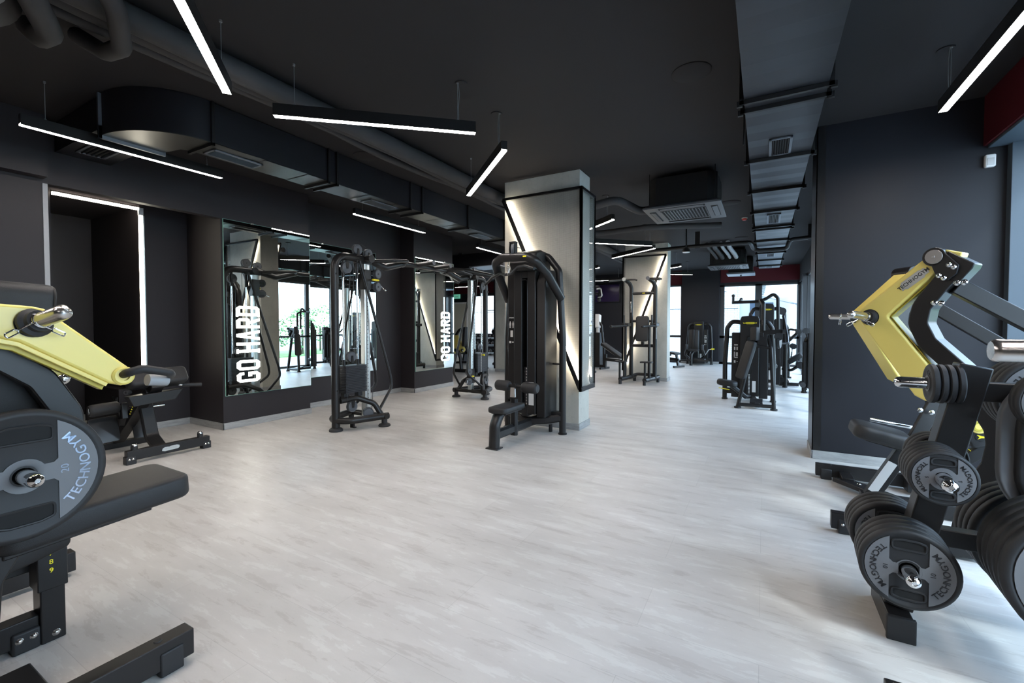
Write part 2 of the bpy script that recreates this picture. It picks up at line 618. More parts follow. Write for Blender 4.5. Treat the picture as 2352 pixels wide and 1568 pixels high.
nt_ = MB().box((-5.9, 1.468, 0), (-5.822, 1.505, 2.62)); struct('trim_1', nt_, GLINT, bevel=.003)
# ledge box in the niche with a power socket
struct('trim_2', MB().box((-8.1, 2.40, 0), (-7.02, 2.52, .50)), WALL, bevel=.004)
sk = T('power_socket', 'small black double power socket low in the lit niche', 'socket', (-7.12, 2.40, .36))
sk.part('plate', MB().box((-.075, -.012, -.04), (.075, 0, .04)), BLACK2, bevel=.003)
for sx_ in (-.037, .037):
    sk.part('outlet', MB().lathe([(.026, 0), (.026, .006), (.02, .006), (.018, .001), (0, .001)], (sx_, -.012, 0), (0, -1, 0)), SHIELD)

# partition pier on the right with metal edge trims
WALL_SHADE = pmat('shaded_wall_paint', (.0125, .0125, .0160), .5, spec=.3, bump=.04, bscale=180)  # wall paint again, darkened and blued to hold shade and daylight tint
struct('wall_right', MB().box((.432, 5.222, 0), (1.95, 5.645, CZ)), WALL_SHADE, smooth=0)
tr = MB().box((.424, 5.214, .085), (.432, 5.65, CZ)).box((.424, 5.214, .085), (.495, 5.222, CZ))
for z in (.45, 1.05, 1.65, 2.25, 2.85):
    tr.cyl((.475, 5.214, z), (.475, 5.211, z), .006, 8)
struct('trim_3', tr, BLACK2, smooth=0)
SLATE = pmat('slate_blue_window_lining', (.055, .075, .095), .45)
# near glazed wall right of the camera: red bulkhead, posts, panes
struct('wall_glazed', MB().box((1.95, -5, 0), (2.1, 5.3, .06)).box((1.58, -5, 2.80), (2.1, 5.222, CZ)), RED, smooth=0)
struct('wall_daylight_block', MB().box((1.72, -5, 0), (2.1, .1, 2.8)), WALL, smooth=0)  # unseen solid stretch, added to keep daylight off the left floor
struct('trim_4', MB().box((1.725, 5.14, 0), (2.0, 5.222, 2.8)).box((1.60, -.9, 2.775), (2.0, 5.2, 2.80)), SLATE, bevel=.003)
k = 1
for y0, y1 in ((.1, 1.8), (1.8, 3.45), (3.45, 5.14)):
    f = MB()
    f.box((1.95, y0, .06), (2.02, y0 + .05, 2.8)).box((1.95, y1 - .05, .06), (2.02, y1, 2.8)).box((1.95, y0, .06), (2.02, y1, .12)).box((1.95, y0, 2.74), (2.02, y1, 2.8)).box((1.95, y0, .95), (2.02, y1, 1.0))
    o = struct('window_%d' % k, f, FRAME, smooth=0); k += 1
    make('pane', MB().box((1.982, y0 + .05, .12), (1.988, y1 - .05, 2.74)), GLASS, o, smooth=0)
portal((2.06, 2.62, 1.45), (0, R(90), 0), 2.7, 5.1)
# back wall behind the camera
struct('wall_back', MB().box((-7, -5.2, 0), (2.1, -5, CZ)), WALL, smooth=0)

# exterior wall beyond the pier: glass to the floor under a bulkhead
struct('wall_right_header', MB().box((.95, 5.6, 2.66), (1.2, 16.6, CZ)), CEILM, smooth=0)
struct('wall_right_beyond', MB().box((.95, 5.6, 0), (1.2, 6.1, 2.7)), CEILM, smooth=0)
yy_ = [6.1, 7.6, 9.1, 10.6, 12.1, 14.0, 16.45]
for a, b in zip(yy_, yy_[1:]):
    f = MB().box((.98, a, 0), (1.06, a + .06, 2.66)).box((.98, b - .06, 0), (1.06, b, 2.66)).box((.98, a, 0), (1.06, b, .06)).box((.98, a, 2.60), (1.06, b, 2.66)).box((.98, a, .93), (1.06, b, .99))
    o = struct('window_%d' % k, f, FRAME, smooth=0); k += 1
    make('pane', MB().box((1.015, a + .06, .06), (1.021, b - .06, 2.60)), GLASS, o, smooth=0)
portal((1.12, 11.3, 1.33), (0, R(90), 0), 2.6, 10.3)
# post standing in the glass corner
solo('steel_post', MB().box((.88, 13.95, 0), (.98, 14.1, 2.66)), FRAME, 'dark square post standing before the glass far right', 'post', bevel=.004)

# far wall with its windows
fw = MB()
Y0, Y1 = 16.5, 16.7


def cells(x0, x1, ops):
    """fill wall between openings (xa, xb, za, zb)"""
    x = x0
    for xa, xb, za, zb in sorted(ops):
        if xa > x:
            fw.box((x, Y0, 0), (xa, Y1, CZ))
        if za > .001:
            fw.box((xa, Y0, 0), (xb, Y1, za))
        fw.box((xa, Y0, zb), (xb, Y1, CZ))
        x = xb
    if x1 > x:
        fw.box((x, Y0, 0), (x1, Y1, CZ))


OPS = [(-12.62, -11.62, 0, 2.36), (-11.35, -10.1, .9, 2.65), (-6.9, -5.72, .06, 2.65), (-3.9, -2.49, .04, 2.72), (-1.30, -.12, .02, 2.65), (-.12, .95, .02, 2.65)]
cells(-14, 1.2, OPS)
struct('wall_far', fw, WALL_SHADE, smooth=0)
struct('wall_red_band', MB().box((-14, 16.47, 2.73), (-2.5, 16.5, CZ)).box((-1.28, 16.47, 2.73), (.95, 16.5, CZ)), RED, smooth=0)
struct('wall_far_pier', MB().box((-2.49, 16.36, .0), (-1.305, 16.5, CZ)), WALL_SHADE, smooth=0)
struct('wall_screen_pier', MB().box((-5.70, 16.40, .0), (-4.0, 16.5, CZ)), WALL_SHADE, smooth=0)
for i, (xa, xb, za, zb) in enumerate(OPS[1:]):
    f = MB()
    e = .055 if i != 3 else .14
    f.box((xa, 16.5, za), (xa + e, 16.58, zb)).box((xb - e, 16.5, za), (xb, 16.58, zb)).box((xa, 16.5, za), (xb, 16.58, za + .05)).box((xa, 16.5, zb - .055), (xb, 16.58, zb))
    if i >= 1:
        f.box((xa, 16.5, .88), (xb, 16.58, .96))
    if i == 0:
        f.box((xa + .62, 16.5, za), (xa + .68, 16.58, zb)).box((xa + .6, 16.5, 1.95), (xb, 16.58, 1.99))
    o = struct('window_%d' % k, f, FRAME, smooth=0); k += 1
    make('pane', MB().box((xa + e, 16.54, za + .05), (xb - e, 16.546, zb - .05)), GLASS, o, smooth=0)
portal((-1.5, 16.64, 1.4), (R(90), 0, PI), 4.9, 2.7)
portal((-10.7, 16.64, 1.8), (R(90), 0, PI), 1.3, 1.8)
# pale double door at the far left
d = MB().box((-12.6, 16.46, 0), (-12.54, 16.6, 2.36)).box((-11.70, 16.46, 0), (-11.62, 16.6, 2.36)).box((-12.6, 16.46, 2.28), (-11.62, 16.6, 2.36))
do = struct('door_1', d, WHITE, bevel=.004)
CREAM = pmat('cream_door_leaf', (.60, .58, .47), .5)
make('leaf', MB().box((-12.54, 16.52, .01), (-11.70, 16.56, 2.28)), CREAM, do, bevel=.004)
make('handle', MB().tube([(-11.82, 16.52, 1.05), (-11.82, 16.46, 1.05), (-11.95, 16.46, 1.05)], .011), STEEL, do)
for zz_ in (.4, 1.25, 2.0):
    make('hinge', MB().box((-11.72, 16.5, zz_), (-11.69, 16.525, zz_ + .1)), GLINT, do)

# skirtings
H = .083
bs = MB()


def skirt(name, boxes):
    m = MB()
    for a, b in boxes:
        m.box((a[0], a[1], 0), (b[0], b[1], H))
    struct(name, m, SKIRT, bevel=.003)


skirt('baseboard_left', [((-5.83, -5), (-5.815, 1.47)), ((-8.1, 1.73), (-8.085, 2.40)), ((-6.64, 2.51), (-6.625, 3.02)), ((-6.625, 3.005), (-5.817, 3.02)), ((-5.832, 3.005), (-5.817, 4.25)), ((-6.2, 4.235), (-5.82, 4.25)), ((-6.2, 4.25), (-6.185, 6.5)), ((-6.2, 6.5), (-5.838, 6.515)), ((-5.853, 6.5), (-5.838, 7.745)), ((-13.4, 7.73), (-5.84, 7.745))])
skirt('baseboard_right', [((.42, 5.207), (1.73, 5.222)), ((.417, 5.207), (.432, 5.66))])
skirt('baseboard_far', [((-2.5, 16.345), (-1.30, 16.36)), ((-5.7, 16.385), (-3.98, 16.40)), ((-14, 16.485), (-12.65, 16.5)), ((-11.6, 16.485), (-6.9, 16.5))])

# ================================================================ concrete columns
for i, (x0, y0) in enumerate(((-3.044, 5.179), (-2.93, 10.72), (-6.6, 10.70))):
    x1 = (-1.981, -1.945, -5.55)[i]
    y1 = y0 + .365
    struct('wall_column' if i == 0 else 'wall_column_%s' % ('', 'middle', 'corridor')[i], MB().box((x0, y0, 0), (x1, y1, CZ)), CONC, bevel=.004)
    skirt('baseboard_column_%s' % ('front', 'middle', 'corridor')[i], [((x0 - .012, y0 - .012), (x1 + .012, y0)), ((x0 - .012, y1), (x1 + .012, y1 + .012)), ((x0 - .012, y0), (x0, y1)), ((x1, y0), (x1 + .012, y1))])
solo('corridor_corner_guard', MB().box((-6.63, 10.66, .09), (-6.60, 10.705, CZ)), BLACK2, 'black corner strip on the distant pale column past the cable machine', 'strip', smooth=0)


def wrap_panel(label, x0, x1, y0, y1, mirror, z0, z1):
    """triangular mesh cladding around a column corner: front triangle, side rectangle, back triangle"""
    t = T('column_mesh_cladding', label, 'column cladding', (x1 if not mirror else x0, y0, z0), world=True)
    d = .055
    if not mirror:
        A, B = x0 + .0, x1 + .058
    else:
        A, B = x1 - .02, x0 - .05                # A = thin tip, B = wrapped side
    yf, yb = y0 - d, y1 + d
    s = 1 if B > A else -1
    w_ = .036
    for nm, y in (('front', yf), ('back', yb)):
        fr = MB()
        fr.bar((A, y, z1 - w_ / 2), (B, y, z1 - w_ / 2), .03, w_)
        fr.bar((B - s * w_ / 2, y, z1), (B - s * w_ / 2, y, z0), w_, .03, (0, 1, 0))
        fr.bar((A + s * .012, y, z1 - .02), (B - s * .02, y, z0 + .03), .03, .052, (s, 0, .3))
        t.part('frame', fr, BLACK, bevel=.003)
        sh = MB().add([(A + s * .03, y, z1 - .03), (B - s * .02, y, z1 - .03), (B - s * .02, y, z0 + .08)], [(0, 1, 2)])
        p = t.part('mesh_panel', sh, MESHM, smooth=0)
        led = MB()
        dirx, dirz = (B - A), (z0 - z1)
        L_ = math.hypot(dirx, dirz); nx, nz = -dirz / L_ * s, dirx / L_ * s
        off = .030
        yl = y + (.020 if nm == 'front' else -.020)
        led.bar((A + s * .052, yl, z1 - .05), (B - s * .038, yl, z0 + .14), .010, .012)
        t.part('light_strip', led, LEDC, smooth=0)
    sd = MB()
    for y in (yf, yb):
        sd.bar((B - s * .015, y, z1), (B - s * .015, y, z0), .03, .03, (0, 1, 0))
    sd.bar((B - s * .015, yf, z1 - .018), (B - s * .015, yb, z1 - .018), .03, .036)
    sd.bar((B - s * .015, yf, z0 + .03), (B - s * .015, yb, z0 + .03), .03, .06)
    t.part('side_frame', sd, BLACK, bevel=.003)
    t.part('side_mesh', MB().add([(B - s * .01, yf, z0 + .05), (B - s * .01, yb, z0 + .05), (B - s * .01, yb, z1 - .03), (B - s * .01, yf, z1 - .03)], [(0, 1, 2, 3)]), MESHM, smooth=0)


wrap_panel('black framed mesh cladding lit along its diagonal on the nearest column', -3.044, -1.981, 5.179, 5.544, False, .49, 2.985)
wrap_panel('black framed mesh cladding lit along its diagonal on the column behind dip tower', -2.93, -1.945, 10.72, 11.085, True, .22, 2.95)

# ================================================================ mirrors


def mirror(label, x, y0, y1, z0, z1):
    t = T('wall_mirror', label, 'mirror', (x, (y0 + y1) / 2, z0), world=True)
    t.part('glass', MB().box((x + .001, y0, z0), (x + .017, y1, z1)), MEDGE, smooth=0)
    t.part('silvering', MB().add([(x + .0175, y0 + .003, z0 + .003), (x + .0175, y1 - .003, z0 + .003), (x + .0175, y1 - .003, z1 - .003), (x + .0175, y0 + .003, z1 - .003)], [(0, 1, 2, 3)]), MIRROR, smooth=0)
    for yy in (y0 + .3 * (y1 - y0), y0 + .75 * (y1 - y0)):
        t.part('clip', MB().box((x, yy - .02, z1 - .008), (x + .022, yy + .02, z1 + .008)), STEEL)


mirror('tall frameless mirror with GO HARD letters on the nearer pilaster', -5.832, 3.042, 4.241, .418, 2.62)
mirror('plain frameless mirror in the recess behind the cable tower', -6.2, 4.26, 5.865, .48, 2.61)
mirror('tall frameless mirror with GO HARD letters on the farther pilaster', -5.853, 6.54, 7.752, .407, 2.62)
ST = .19


def letter_poly(ch):
    """block letters as closed outlines on a 1 high, .62 wide cell: list of (outline, hole-less bars)"""
    w, s, c = .62, .17, .14
    octa = lambda: [[(c, 0), (w - c, 0), (w - c + .0, s), (c + .06, s), (s, c + .06), (s, .5), (0, .5), (0, c)],
                    [(w - c, 0), (w, c), (w, .5), (w - s, .5), (w - s, c + .06), (w - c - .06, s), (w - c - .1, s), (w - c - .1, 0)]]
    O = []
    flip = lambda p: [(x, 1 - y) for x, y in p]
    if ch == 'O':
        for p in octa():
            O += [p, flip(p)]
    elif ch == 'G':
        a, b = octa()
        O = [a, b, flip(a)]
        O += [[(w - c, 1), (w, 1 - c), (w, .70), (w - s, .70), (w - s, 1 - c - .06), (w - c - .06, 1 - s), (w - c - .1, 1 - s), (w - c - .1, 1)]]
        O += [[(.34, .36), (w, .36), (w, .52), (.34, .52)]]
    elif ch == 'H':
        O = [[(0, 0), (s, 0), (s, 1), (0, 1)], [(w - s, 0), (w, 0), (w, 1), (w - s, 1)], [(s, .42), (w - s, .42), (w - s, .58), (s, .58)]]
        O += [[(-.05, 0), (s + .05, 0), (s + .05, .09), (-.05, .09)], [(-.05, .91), (s + .05, .91), (s + .05, 1), (-.05, 1)]]
    elif ch == 'A':
        O = [[(0, 0), (s, 0), (.36, 1), (.22, 1)], [(w - s, 0), (w, 0), (.40, 1), (.26, 1)], [(.14, .22), (.48, .22), (.44, .36), (.18, .36)]]
    elif ch == 'R':
        O = [[(0, 0), (s, 0), (s, 1), (0, 1)], [(s, 1 - s), (s, 1), (w - c, 1), (w, 1 - c), (w, .52), (w - .08, .43), (s, .43), (s, .57), (w - s, .57), (w - s, 1 - s)],
             [(.26, .43), (.44, .43), (w + .02, 0), (w - s, 0)]]
    elif ch == 'D':
        O = [[(0, 0), (s, 0), (s, 1), (0, 1)], [(s, 1 - s), (s, 1), (w - c, 1), (w, 1 - c), (w, c), (w - c, 0), (s, 0), (s, s), (w - c - .06, s), (w - s, c + .06), (w - s, 1 - c - .06), (w - c - .06, 1 - s)]]
        O += [[(-.05, 0), (0, 0), (0, .09), (-.05, .09)], [(-.05, .91), (0, .91), (0, 1), (-.05, 1)]]
    return O


def go_hard(label, x, yc, z0, z1, h):
    """letters read upwards; h = letter height across (along +y to -y)"""
    t = T('illuminated_lettering', label, 'sign', (x + .02, yc, z0), world=True)
    word = 'GO HARD'
    adv = []
    for ch in word:
        adv.append(.34 if ch == ' ' else .76)
    tot = sum(adv) - .14
    sc = (z1 - z0) / tot
    acc = 0
    for ch, a in zip(word, adv):
        if ch != ' ':
            m = MB()
            for p in letter_poly(ch):
                # letter x -> +z ; letter up -> -y (towards the left of the photograph)
                m.prism([(q[0] * sc + acc * sc, q[1] * h) for q in p], (x + .0185, yc + h / 2, z0), (0, 0, 1), (0, -1, 0), -.012)
            t.part('letter', m, NEON, smooth=0)
        acc += a
    return t


go_hard('white lit GO HARD letters reading upwards on the nearer mirror', -5.832, 3.33, .57, 1.55, .30)
go_hard('white lit GO HARD letters reading upwards on the farther mirror', -5.853, 7.46, .56, 1.585, .30)
# ================================================================ linear pendant lamps
def lamp(label, p, q, canopy=1, group='linear pendant lamps'):
    p, q = V((p[0], p[1], 2.82)), V((q[0], q[1], 2.82))
    c = (p + q) / 2; L = (q - p).length; ang = math.degrees(math.atan2(q.y - p.y, q.x - p.x))
    t = T('linear_pendant_lamp', label, 'lamp', (c.x, c.y, 2.82), ang, group)
    h = L / 2; w_ = .0275
    hs = MB().box((-h, -w_, .012), (h, w_, .085)).box((-h, -w_, 0), (h, -w_ + .003, .012)).box((-h, w_ - .003, 0), (h, w_, .012))
    t.part('housing', hs, BLACK2, smooth=0)
    t.part('diffuser', MB().box((-h + .002, -w_ + .003, .001), (h - .002, w_ - .003, .013)), LED, smooth=0)
    for i, x in enumerate((-h + .14, h - .14)):
        m = MB().cyl((x, 0, .085), (x, 0, .385), .0022, 6).cyl((x, 0, .376), (x, 0, .39), .009, 10).cyl((x, 0, .085), (x, 0, .10), .008, 8)
        t.part('suspension_wire', m, CABLE)
        if i == canopy:
            pts = [(x + .004, .004, .39), (x + .016, .01, .30), (x + .006, .012, .2), (x + .01, .006, .09)]
            t.part('power_cord', MB().tube(fillet(pts, .06), .003, 6), CABLE)
            t.part('ceiling_rose', MB().cyl((x + .03, .02, .382), (x + .03, .02, .39), .05, 24), CEILM)
    return t


lamp('large white line lamp at the top left running out of the photo', (-2.02, .76), (-3.089, 1.657), 0)
lamp('long line lamp nearest the left wall above the lit niche', (-4.93, 1.13), (-4.90, 2.56), 1)
lamp('line lamp with its dark side showing, hung at centre left before the column', (-3.12, 1.996), (-2.01, 2.961), 1)
lamp('steep slanting line lamp just left of the nearest column', (-1.986, 3.369), (-3.038, 4.328), 0)
lamp('line lamp over the cable tower along the left wall', (-4.895, 4.263), (-4.88, 5.697), 1)
lamp('line lamp at the top right beside the red bulkhead', (1.10, 2.87), (1.09, 4.308), 1)
lamp('line lamp farthest along the left wall, ending behind the nearest column', (-4.90, 7.28), (-4.88, 8.72), 1)
lamp('line lamp rising right just behind the nearest column under cassette unit', (-1.911, 6.328), (-3.0, 7.25), 0)
lamp('level line lamp behind the nearest column above the other slanting one', (-1.887, 8.764), (-2.95, 7.75), 0)
lamp('slanting line lamp in front of the column behind the dip tower', (-2.997, 9.91), (-1.906, 9.086), 1)
lamp('short looking line lamp right of the middle column, nearer of two there', (-1.891, 12.159), (-2.97, 13.0), 0)
lamp('line lamp right of the middle column, farther and lower of two there', (-1.889, 14.312), (-3.0, 13.5), 0)
lamp('small distant line lamp ending just right of the nearest column', (-3.81, 11.4), (-4.9, 11.9), 0)
lamp('line lamp in the distant left room seen through the cable machine', (-10.745, 14.386), (-9.3, 14.374), 0)
lamp('line lamp above the dark screen on the far wall', (-5.5, 14.687), (-4.093, 14.664), 1)

lamp('added unseen line lamp above the right foreground rack, for more light', (1.10, -.27), (1.09, 1.17), 1)  # unseen lamps added above and behind the camera to brighten the room
lamp('added unseen line lamp over the seat of the left foreground machine', (-2.02, .32), (-3.1, -.60), 0)
lamp('added line lamp, unseen behind the photographer on the side of the glazing', (1.10, -3.4), (1.09, -1.96), 1)
lamp('added line lamp, unseen behind the photographer along the left wall', (-4.93, -2.0), (-4.9, -.57), 1)
lamp('added slanting line lamp, unseen behind the photographer in the middle of the room', (-3.1, -1.8), (-2.0, -.9), 1)

# ================================================================ lit profile in the niche opening
t = T('niche_light_frame', 'bright cove light framing top and right side of the wall niche', 'strip light', (-6.62, 2.12, 0))
t.part('top_strip', MB().box((-.018, -.38, 2.700), (.012, .375, 2.728)), LEDN, smooth=0)
t.part('side_strip', MB().box((-.018, .378, .72), (.012, .41, 2.635)), LEDN, smooth=0)
t.part('corner_block', MB().box((-.02, .372, 2.64), (.012, .42, 2.73)), WHITE, bevel=.002)
t.part('diffuser_rim', MB().box((-.02, .412, .72), (.016, .424, 2.635)), SILVER, smooth=0)

# ================================================================ ducts


def grille(par, x0, x1, y0, y1, z, n, along='y'):
    f = MB()
    e = .022
    f.box((x0, y0, z - .012), (x1, y0 + e, z)).box((x0, y1 - e, z - .012), (x1, y1, z)).box((x0, y0, z - .012), (x0 + e, y1, z)).box((x1 - e, y0, z - .012), (x1, y1, z))
    g = par.part('vent_grille', f, DUCTG, bevel=.002)
    par.part('vent_opening', MB().box((x0 + e, y0 + e, z - .002), (x1 - e, y1 - e, z + .0)), DARK, g, smooth=0)
    b = MB()
    for i in range(n):
        if along == 'y':
            x = x0 + e + (x1 - x0 - 2 * e) * (i + .5) / n
            b.obox((x, (y0 + y1) / 2, z - .008), (.0015, 0, .004), (0, (y1 - y0) / 2 - e, 0), (.003, 0, -.004))
        else:
            y = y0 + e + (y1 - y0 - 2 * e) * (i + .5) / n
            b.obox(((x0 + x1) / 2, y, z - .008), ((x1 - x0) / 2 - e, 0, 0), (0, .0015, .004), (0, .003, -.004))
    par.part('vent_blades', b, GRIL, g, smooth=0)


ZB = 2.86
t = T('air_duct', 'long rectangular sheet metal air duct on the right of the ceiling', 'air duct', (.10, 5, ZB), world=True)
ys = [-3, .9, 3.52, 3.67, 4.81, 5.91, 6.98, 8.08, 8.28, 9.39, 10.95, 12.15, 13.3, 14.0]
DUCTR = pmat('galvanised_dark_duct', (.042, .043, .049), .36, metal=.5, bump=.02, bscale=4)
for a, b in zip(ys, ys[1:]):
    m = MB()
    nseg = max(2, int((b - a) / .15))
    for i in range(nseg):                       # shallow cross-creases of the sheet
        u, v = a + (b - a) * i / nseg, a + (b - a) * (i + 1) / nseg
        zc = ZB + (.004 if i % 2 else 0)
        m.add([(-.14, u, zc), (.345, u, zc), (.345, v, ZB + (0 if i % 2 else .004)), (-.14, v, ZB + (0 if i % 2 else .004))], [(3, 2, 1, 0)])
    m.box((-.14, a, ZB + .005), (-.135, b, 3.18)).box((.34, a, ZB + .005), (.345, b, 3.18)).box((-.14, a, 3.175), (.345, b, 3.18))
    t.part('duct_section', m, DUCTR, smooth=0)
for y in ys[1:-1]:
    m = MB()
    m.box((-.17, y - .014, ZB - .03), (.375, y + .014, ZB + .002)).box((-.17, y - .014, ZB - .03), (-.138, y + .014, 3.19)).box((.343, y - .014, ZB - .03), (.375, y + .014, 3.19))
    m.box((-.185, y - .012, ZB - .04), (-.15, y + .012, ZB)).box((.355, y - .012, ZB - .04), (.39, y + .012, ZB))
    t.part('flange', m, BLACK, bevel=.002)
for y0, y1 in ((4.34, 4.755), (7.25, 7.86), (11.1, 11.6), (13.4, 13.8)):
    grille(t, .018, .19, y0, y1, ZB - .001, 7)
for y in (1.5, 4.2, 7.5, 10):
    t.part('hanger_rod', MB().cyl((-.165, y, 2.8), (-.165, y, CZ), .006, 8), BLACK)

t = T('ventilation_duct', 'black square ventilation duct curving out of the left bulkhead', 'air duct', (-4.3, 5, ZB), world=True)
X0, X1 = -4.48, -4.12
t.part('side_sheet', MB().box((X0, 2.08, ZB + .006), (X1, 9.6, CZ - .01)), DUCT, smooth=0)
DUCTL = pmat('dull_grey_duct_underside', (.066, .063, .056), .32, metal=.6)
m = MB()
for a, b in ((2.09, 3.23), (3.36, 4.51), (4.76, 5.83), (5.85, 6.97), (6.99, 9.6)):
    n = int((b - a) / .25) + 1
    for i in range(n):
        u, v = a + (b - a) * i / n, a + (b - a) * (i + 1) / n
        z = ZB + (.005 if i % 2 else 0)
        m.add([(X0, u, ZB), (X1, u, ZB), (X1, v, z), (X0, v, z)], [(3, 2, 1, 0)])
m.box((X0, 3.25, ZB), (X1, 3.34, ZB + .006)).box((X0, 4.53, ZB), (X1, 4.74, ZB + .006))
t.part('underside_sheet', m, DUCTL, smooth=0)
oc = arc((-4.78, 2.08, 0), (1, 0, 0), (0, -1, 0), .66, 0, 0)
el = MB()
out = [(-4.12, 2.08)] + [(-4.75 + .63 * math.cos(R(a)), 2.08 - .527 * math.sin(R(a))) for a in range(8, 91, 6)] + [(-4.75, 1.553), (-4.75, 1.98), (-4.52, 2.02), (-4.48, 2.08)]
el.prism(out, (0, 0, ZB + .006), (1, 0, 0), (0, 1, 0), CZ - .01 - ZB)
t.part('elbow', el, DUCT, smooth=30)
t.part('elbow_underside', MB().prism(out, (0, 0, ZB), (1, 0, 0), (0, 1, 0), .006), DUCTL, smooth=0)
t.part('branch', MB().box((-5.84, 1.56, 2.93), (-4.75, 1.97, CZ - .01)), DUCT, smooth=0)
for y in (2.08, 3.24, 3.35, 4.52, 4.75, 5.84, 6.98, 8.3):
    m = MB().box((X0 - .025, y - .012, ZB - .028), (X1 + .025, y + .012, ZB)).box((X1, y - .012, ZB - .028), (X1 + .025, y + .012, CZ - .005))
    t.part('flange', m, BLACK, bevel=.002)
t.part('flange', MB().box((-4.765, 1.53, ZB - .028), (-4.74, 2.0, 2.94)).box((-4.765, 1.53, ZB - .028), (-4.74, 1.556, CZ - .01)), DUCTG, bevel=.002)
for y0, y1 in ((2.15, 2.60), (3.95, 4.44), (6.3, 6.8)):
    grille(t, -4.42, -4.24, y0, y1, ZB - .001, 6)
grille(t, -5.62, -5.18, 1.64, 1.86, 2.929, 5, 'x')

# cross duct over the corridor
t = T('corridor_vent_duct', 'dark duct crossing the ceiling over the far left corridor', 'air duct', (-6, 8.7, 2.62), world=True)
t.part('body', MB().box((-8.5, 8.45, 2.62), (-5.0, 8.85, 2.95)), DUCT, smooth=0)
t.part('end_plate', MB().box((-5.75, 8.2, 2.60), (-5.0, 8.8, 2.618)), DUCTG, smooth=0)

# ================================================================ pipe runs


def pipe(label, pts, r, mat=BLACK, fr=.15, name='lagged_pipe', group=None, clips=()):
    m = MB().tube(fillet(pts, fr, 6), r, 12)
    for c in clips:
        m.box((c[0] - r * 1.15, c[1] - .012, c[2] - r * 1.15), (c[0] + r * 1.15, c[1] + .012, CZ))
    return solo(name, m, mat, label, 'pipe', group)


LAG = pmat('black_pipe_lagging', (.035, .033, .034), .75, bump=.3, bscale=22)
wob = lambda x, z, y0, y1, a, s: [(x + a * math.sin(s + y * 2.1), y, z + .25 * a * math.sin(s * 2 + y * 3)) for y in [y0 + (y1 - y0) * k / 26 for k in range(27)]]
pipe('thickest lagged pipe of the bundle along the ceiling left of centre', wob(-3.29, 3.115, -2, 14, .012, 0), .078, LAG, 0)
pipe('middle lagged pipe of the ceiling bundle, beside the thickest one', wob(-3.46, 3.14, -2, 14, .03, 1), .05, LAG, 0)
pipe('thinnest lagged pipe of the ceiling bundle, nearest the square duct', wob(-3.62, 3.155, -2, 14, .03, 3), .036, LAG, 0)
pipe('front loop of insulated hose dropping from the ceiling bundle at top left', [(-2.75, .80, 3.12), (-3.02, 1.06, 2.98), (-3.35, 1.20, 2.955), (-3.64, 1.22, 3.02), (-3.86, 1.15, 3.16)], .05, LAG, .2, 'insulated_hose')
pipe('rear loop of insulated hose at the top left corner', [(-2.9, .55, 3.12), (-3.2, .78, 2.95), (-3.5, .93, 2.94), (-3.74, .95, 3.0), (-3.92, .95, 3.12)], .06, LAG, .2, 'insulated_hose')
t = T('ceiling_fan_unit', 'round duct fan end just showing at the top left corner', 'fan', (-3.6, .70, 2.95), world=True)
t.part('casing', MB().lathe([(.02, 0), (.15, 0), (.16, .02), (.16, .35), (.12, .42)], (-3.35, .55, 3.05), (-.9, .45, .05), 24), LAG)
t.part('strap', MB().lathe([(.163, .1), (.17, .1), (.17, .14), (.163, .14)], (-3.35, .55, 3.05), (-.9, .45, .05), 24, True), GLINT)
pipe('lagged refrigerant pipe running left from the front cassette unit', [(-3.2, 7.2, 2.98), (-2.6, 7.75, 2.95), (-1.78, 7.75, 2.97), (-1.2, 8.0, 2.98), (-.64, 8.2, 2.97)], .05, LAG, .2)
pipe('swollen lagged pipe from the front cassette to the nearest column', [(-2.6, 5.95, 2.93), (-2.0, 5.85, 2.93), (-1.72, 5.85, 2.97), (-1.5, 6.25, 2.87), (-1.35, 6.3, 2.9)], .055, LAG, .2)
pipe('thin black pipe looping round under the right hand duct', [(-2.70, 9.98, 2.92), (-1.2, 9.8, 2.92), (-.25, 9.85, 2.92), (-.2, 10.2, 2.84), (-.1, 10.2, 2.80), (.37, 10.2, 2.80), (.42, 10.1, 2.95), (.94, 10.1, 2.97)], .04, BLACK, .08, clips=[(-1.2, 9.8, 2.92), (.75, 10.1, 2.96)])
for i, x in enumerate((-1.15, -1.02, -.86, -.72)):
    pipe(('leftmost', 'second', 'third', 'rightmost')[i] + ' of four lagged pipes bending down into the rear cassette unit', [(x, 11.0, 3.15), (x, 11.5, 3.12), (x + .1, 11.85, 2.99), (x + .12, 12.04, 2.95)], .035 if i % 2 == 0 else .048, GLINT if i > 1 else LAG, .12, group=None)
rnd.seed(3)
for i in range(4):
    y = 8.6 + i * .3
    pipe('%s crumpled lagged pipe in the dark ceiling left of the middle column' % ('nearest', 'second nearest', 'third nearest', 'farthest')[i], [(-8.5, y + 1.2, 3.08), (-7, y + 1, 3.04), (-5.5, y + .8, 3.0 + .04 * (i % 2)), (-4.7, y + .7, 3.08)], .05, LAG, .2, clips=[(-7.0, y + 1, 3.04)])

# ================================================================ cassette air conditioners


CASP = pmat('cassette_grey', (.075, .075, .08), .45)


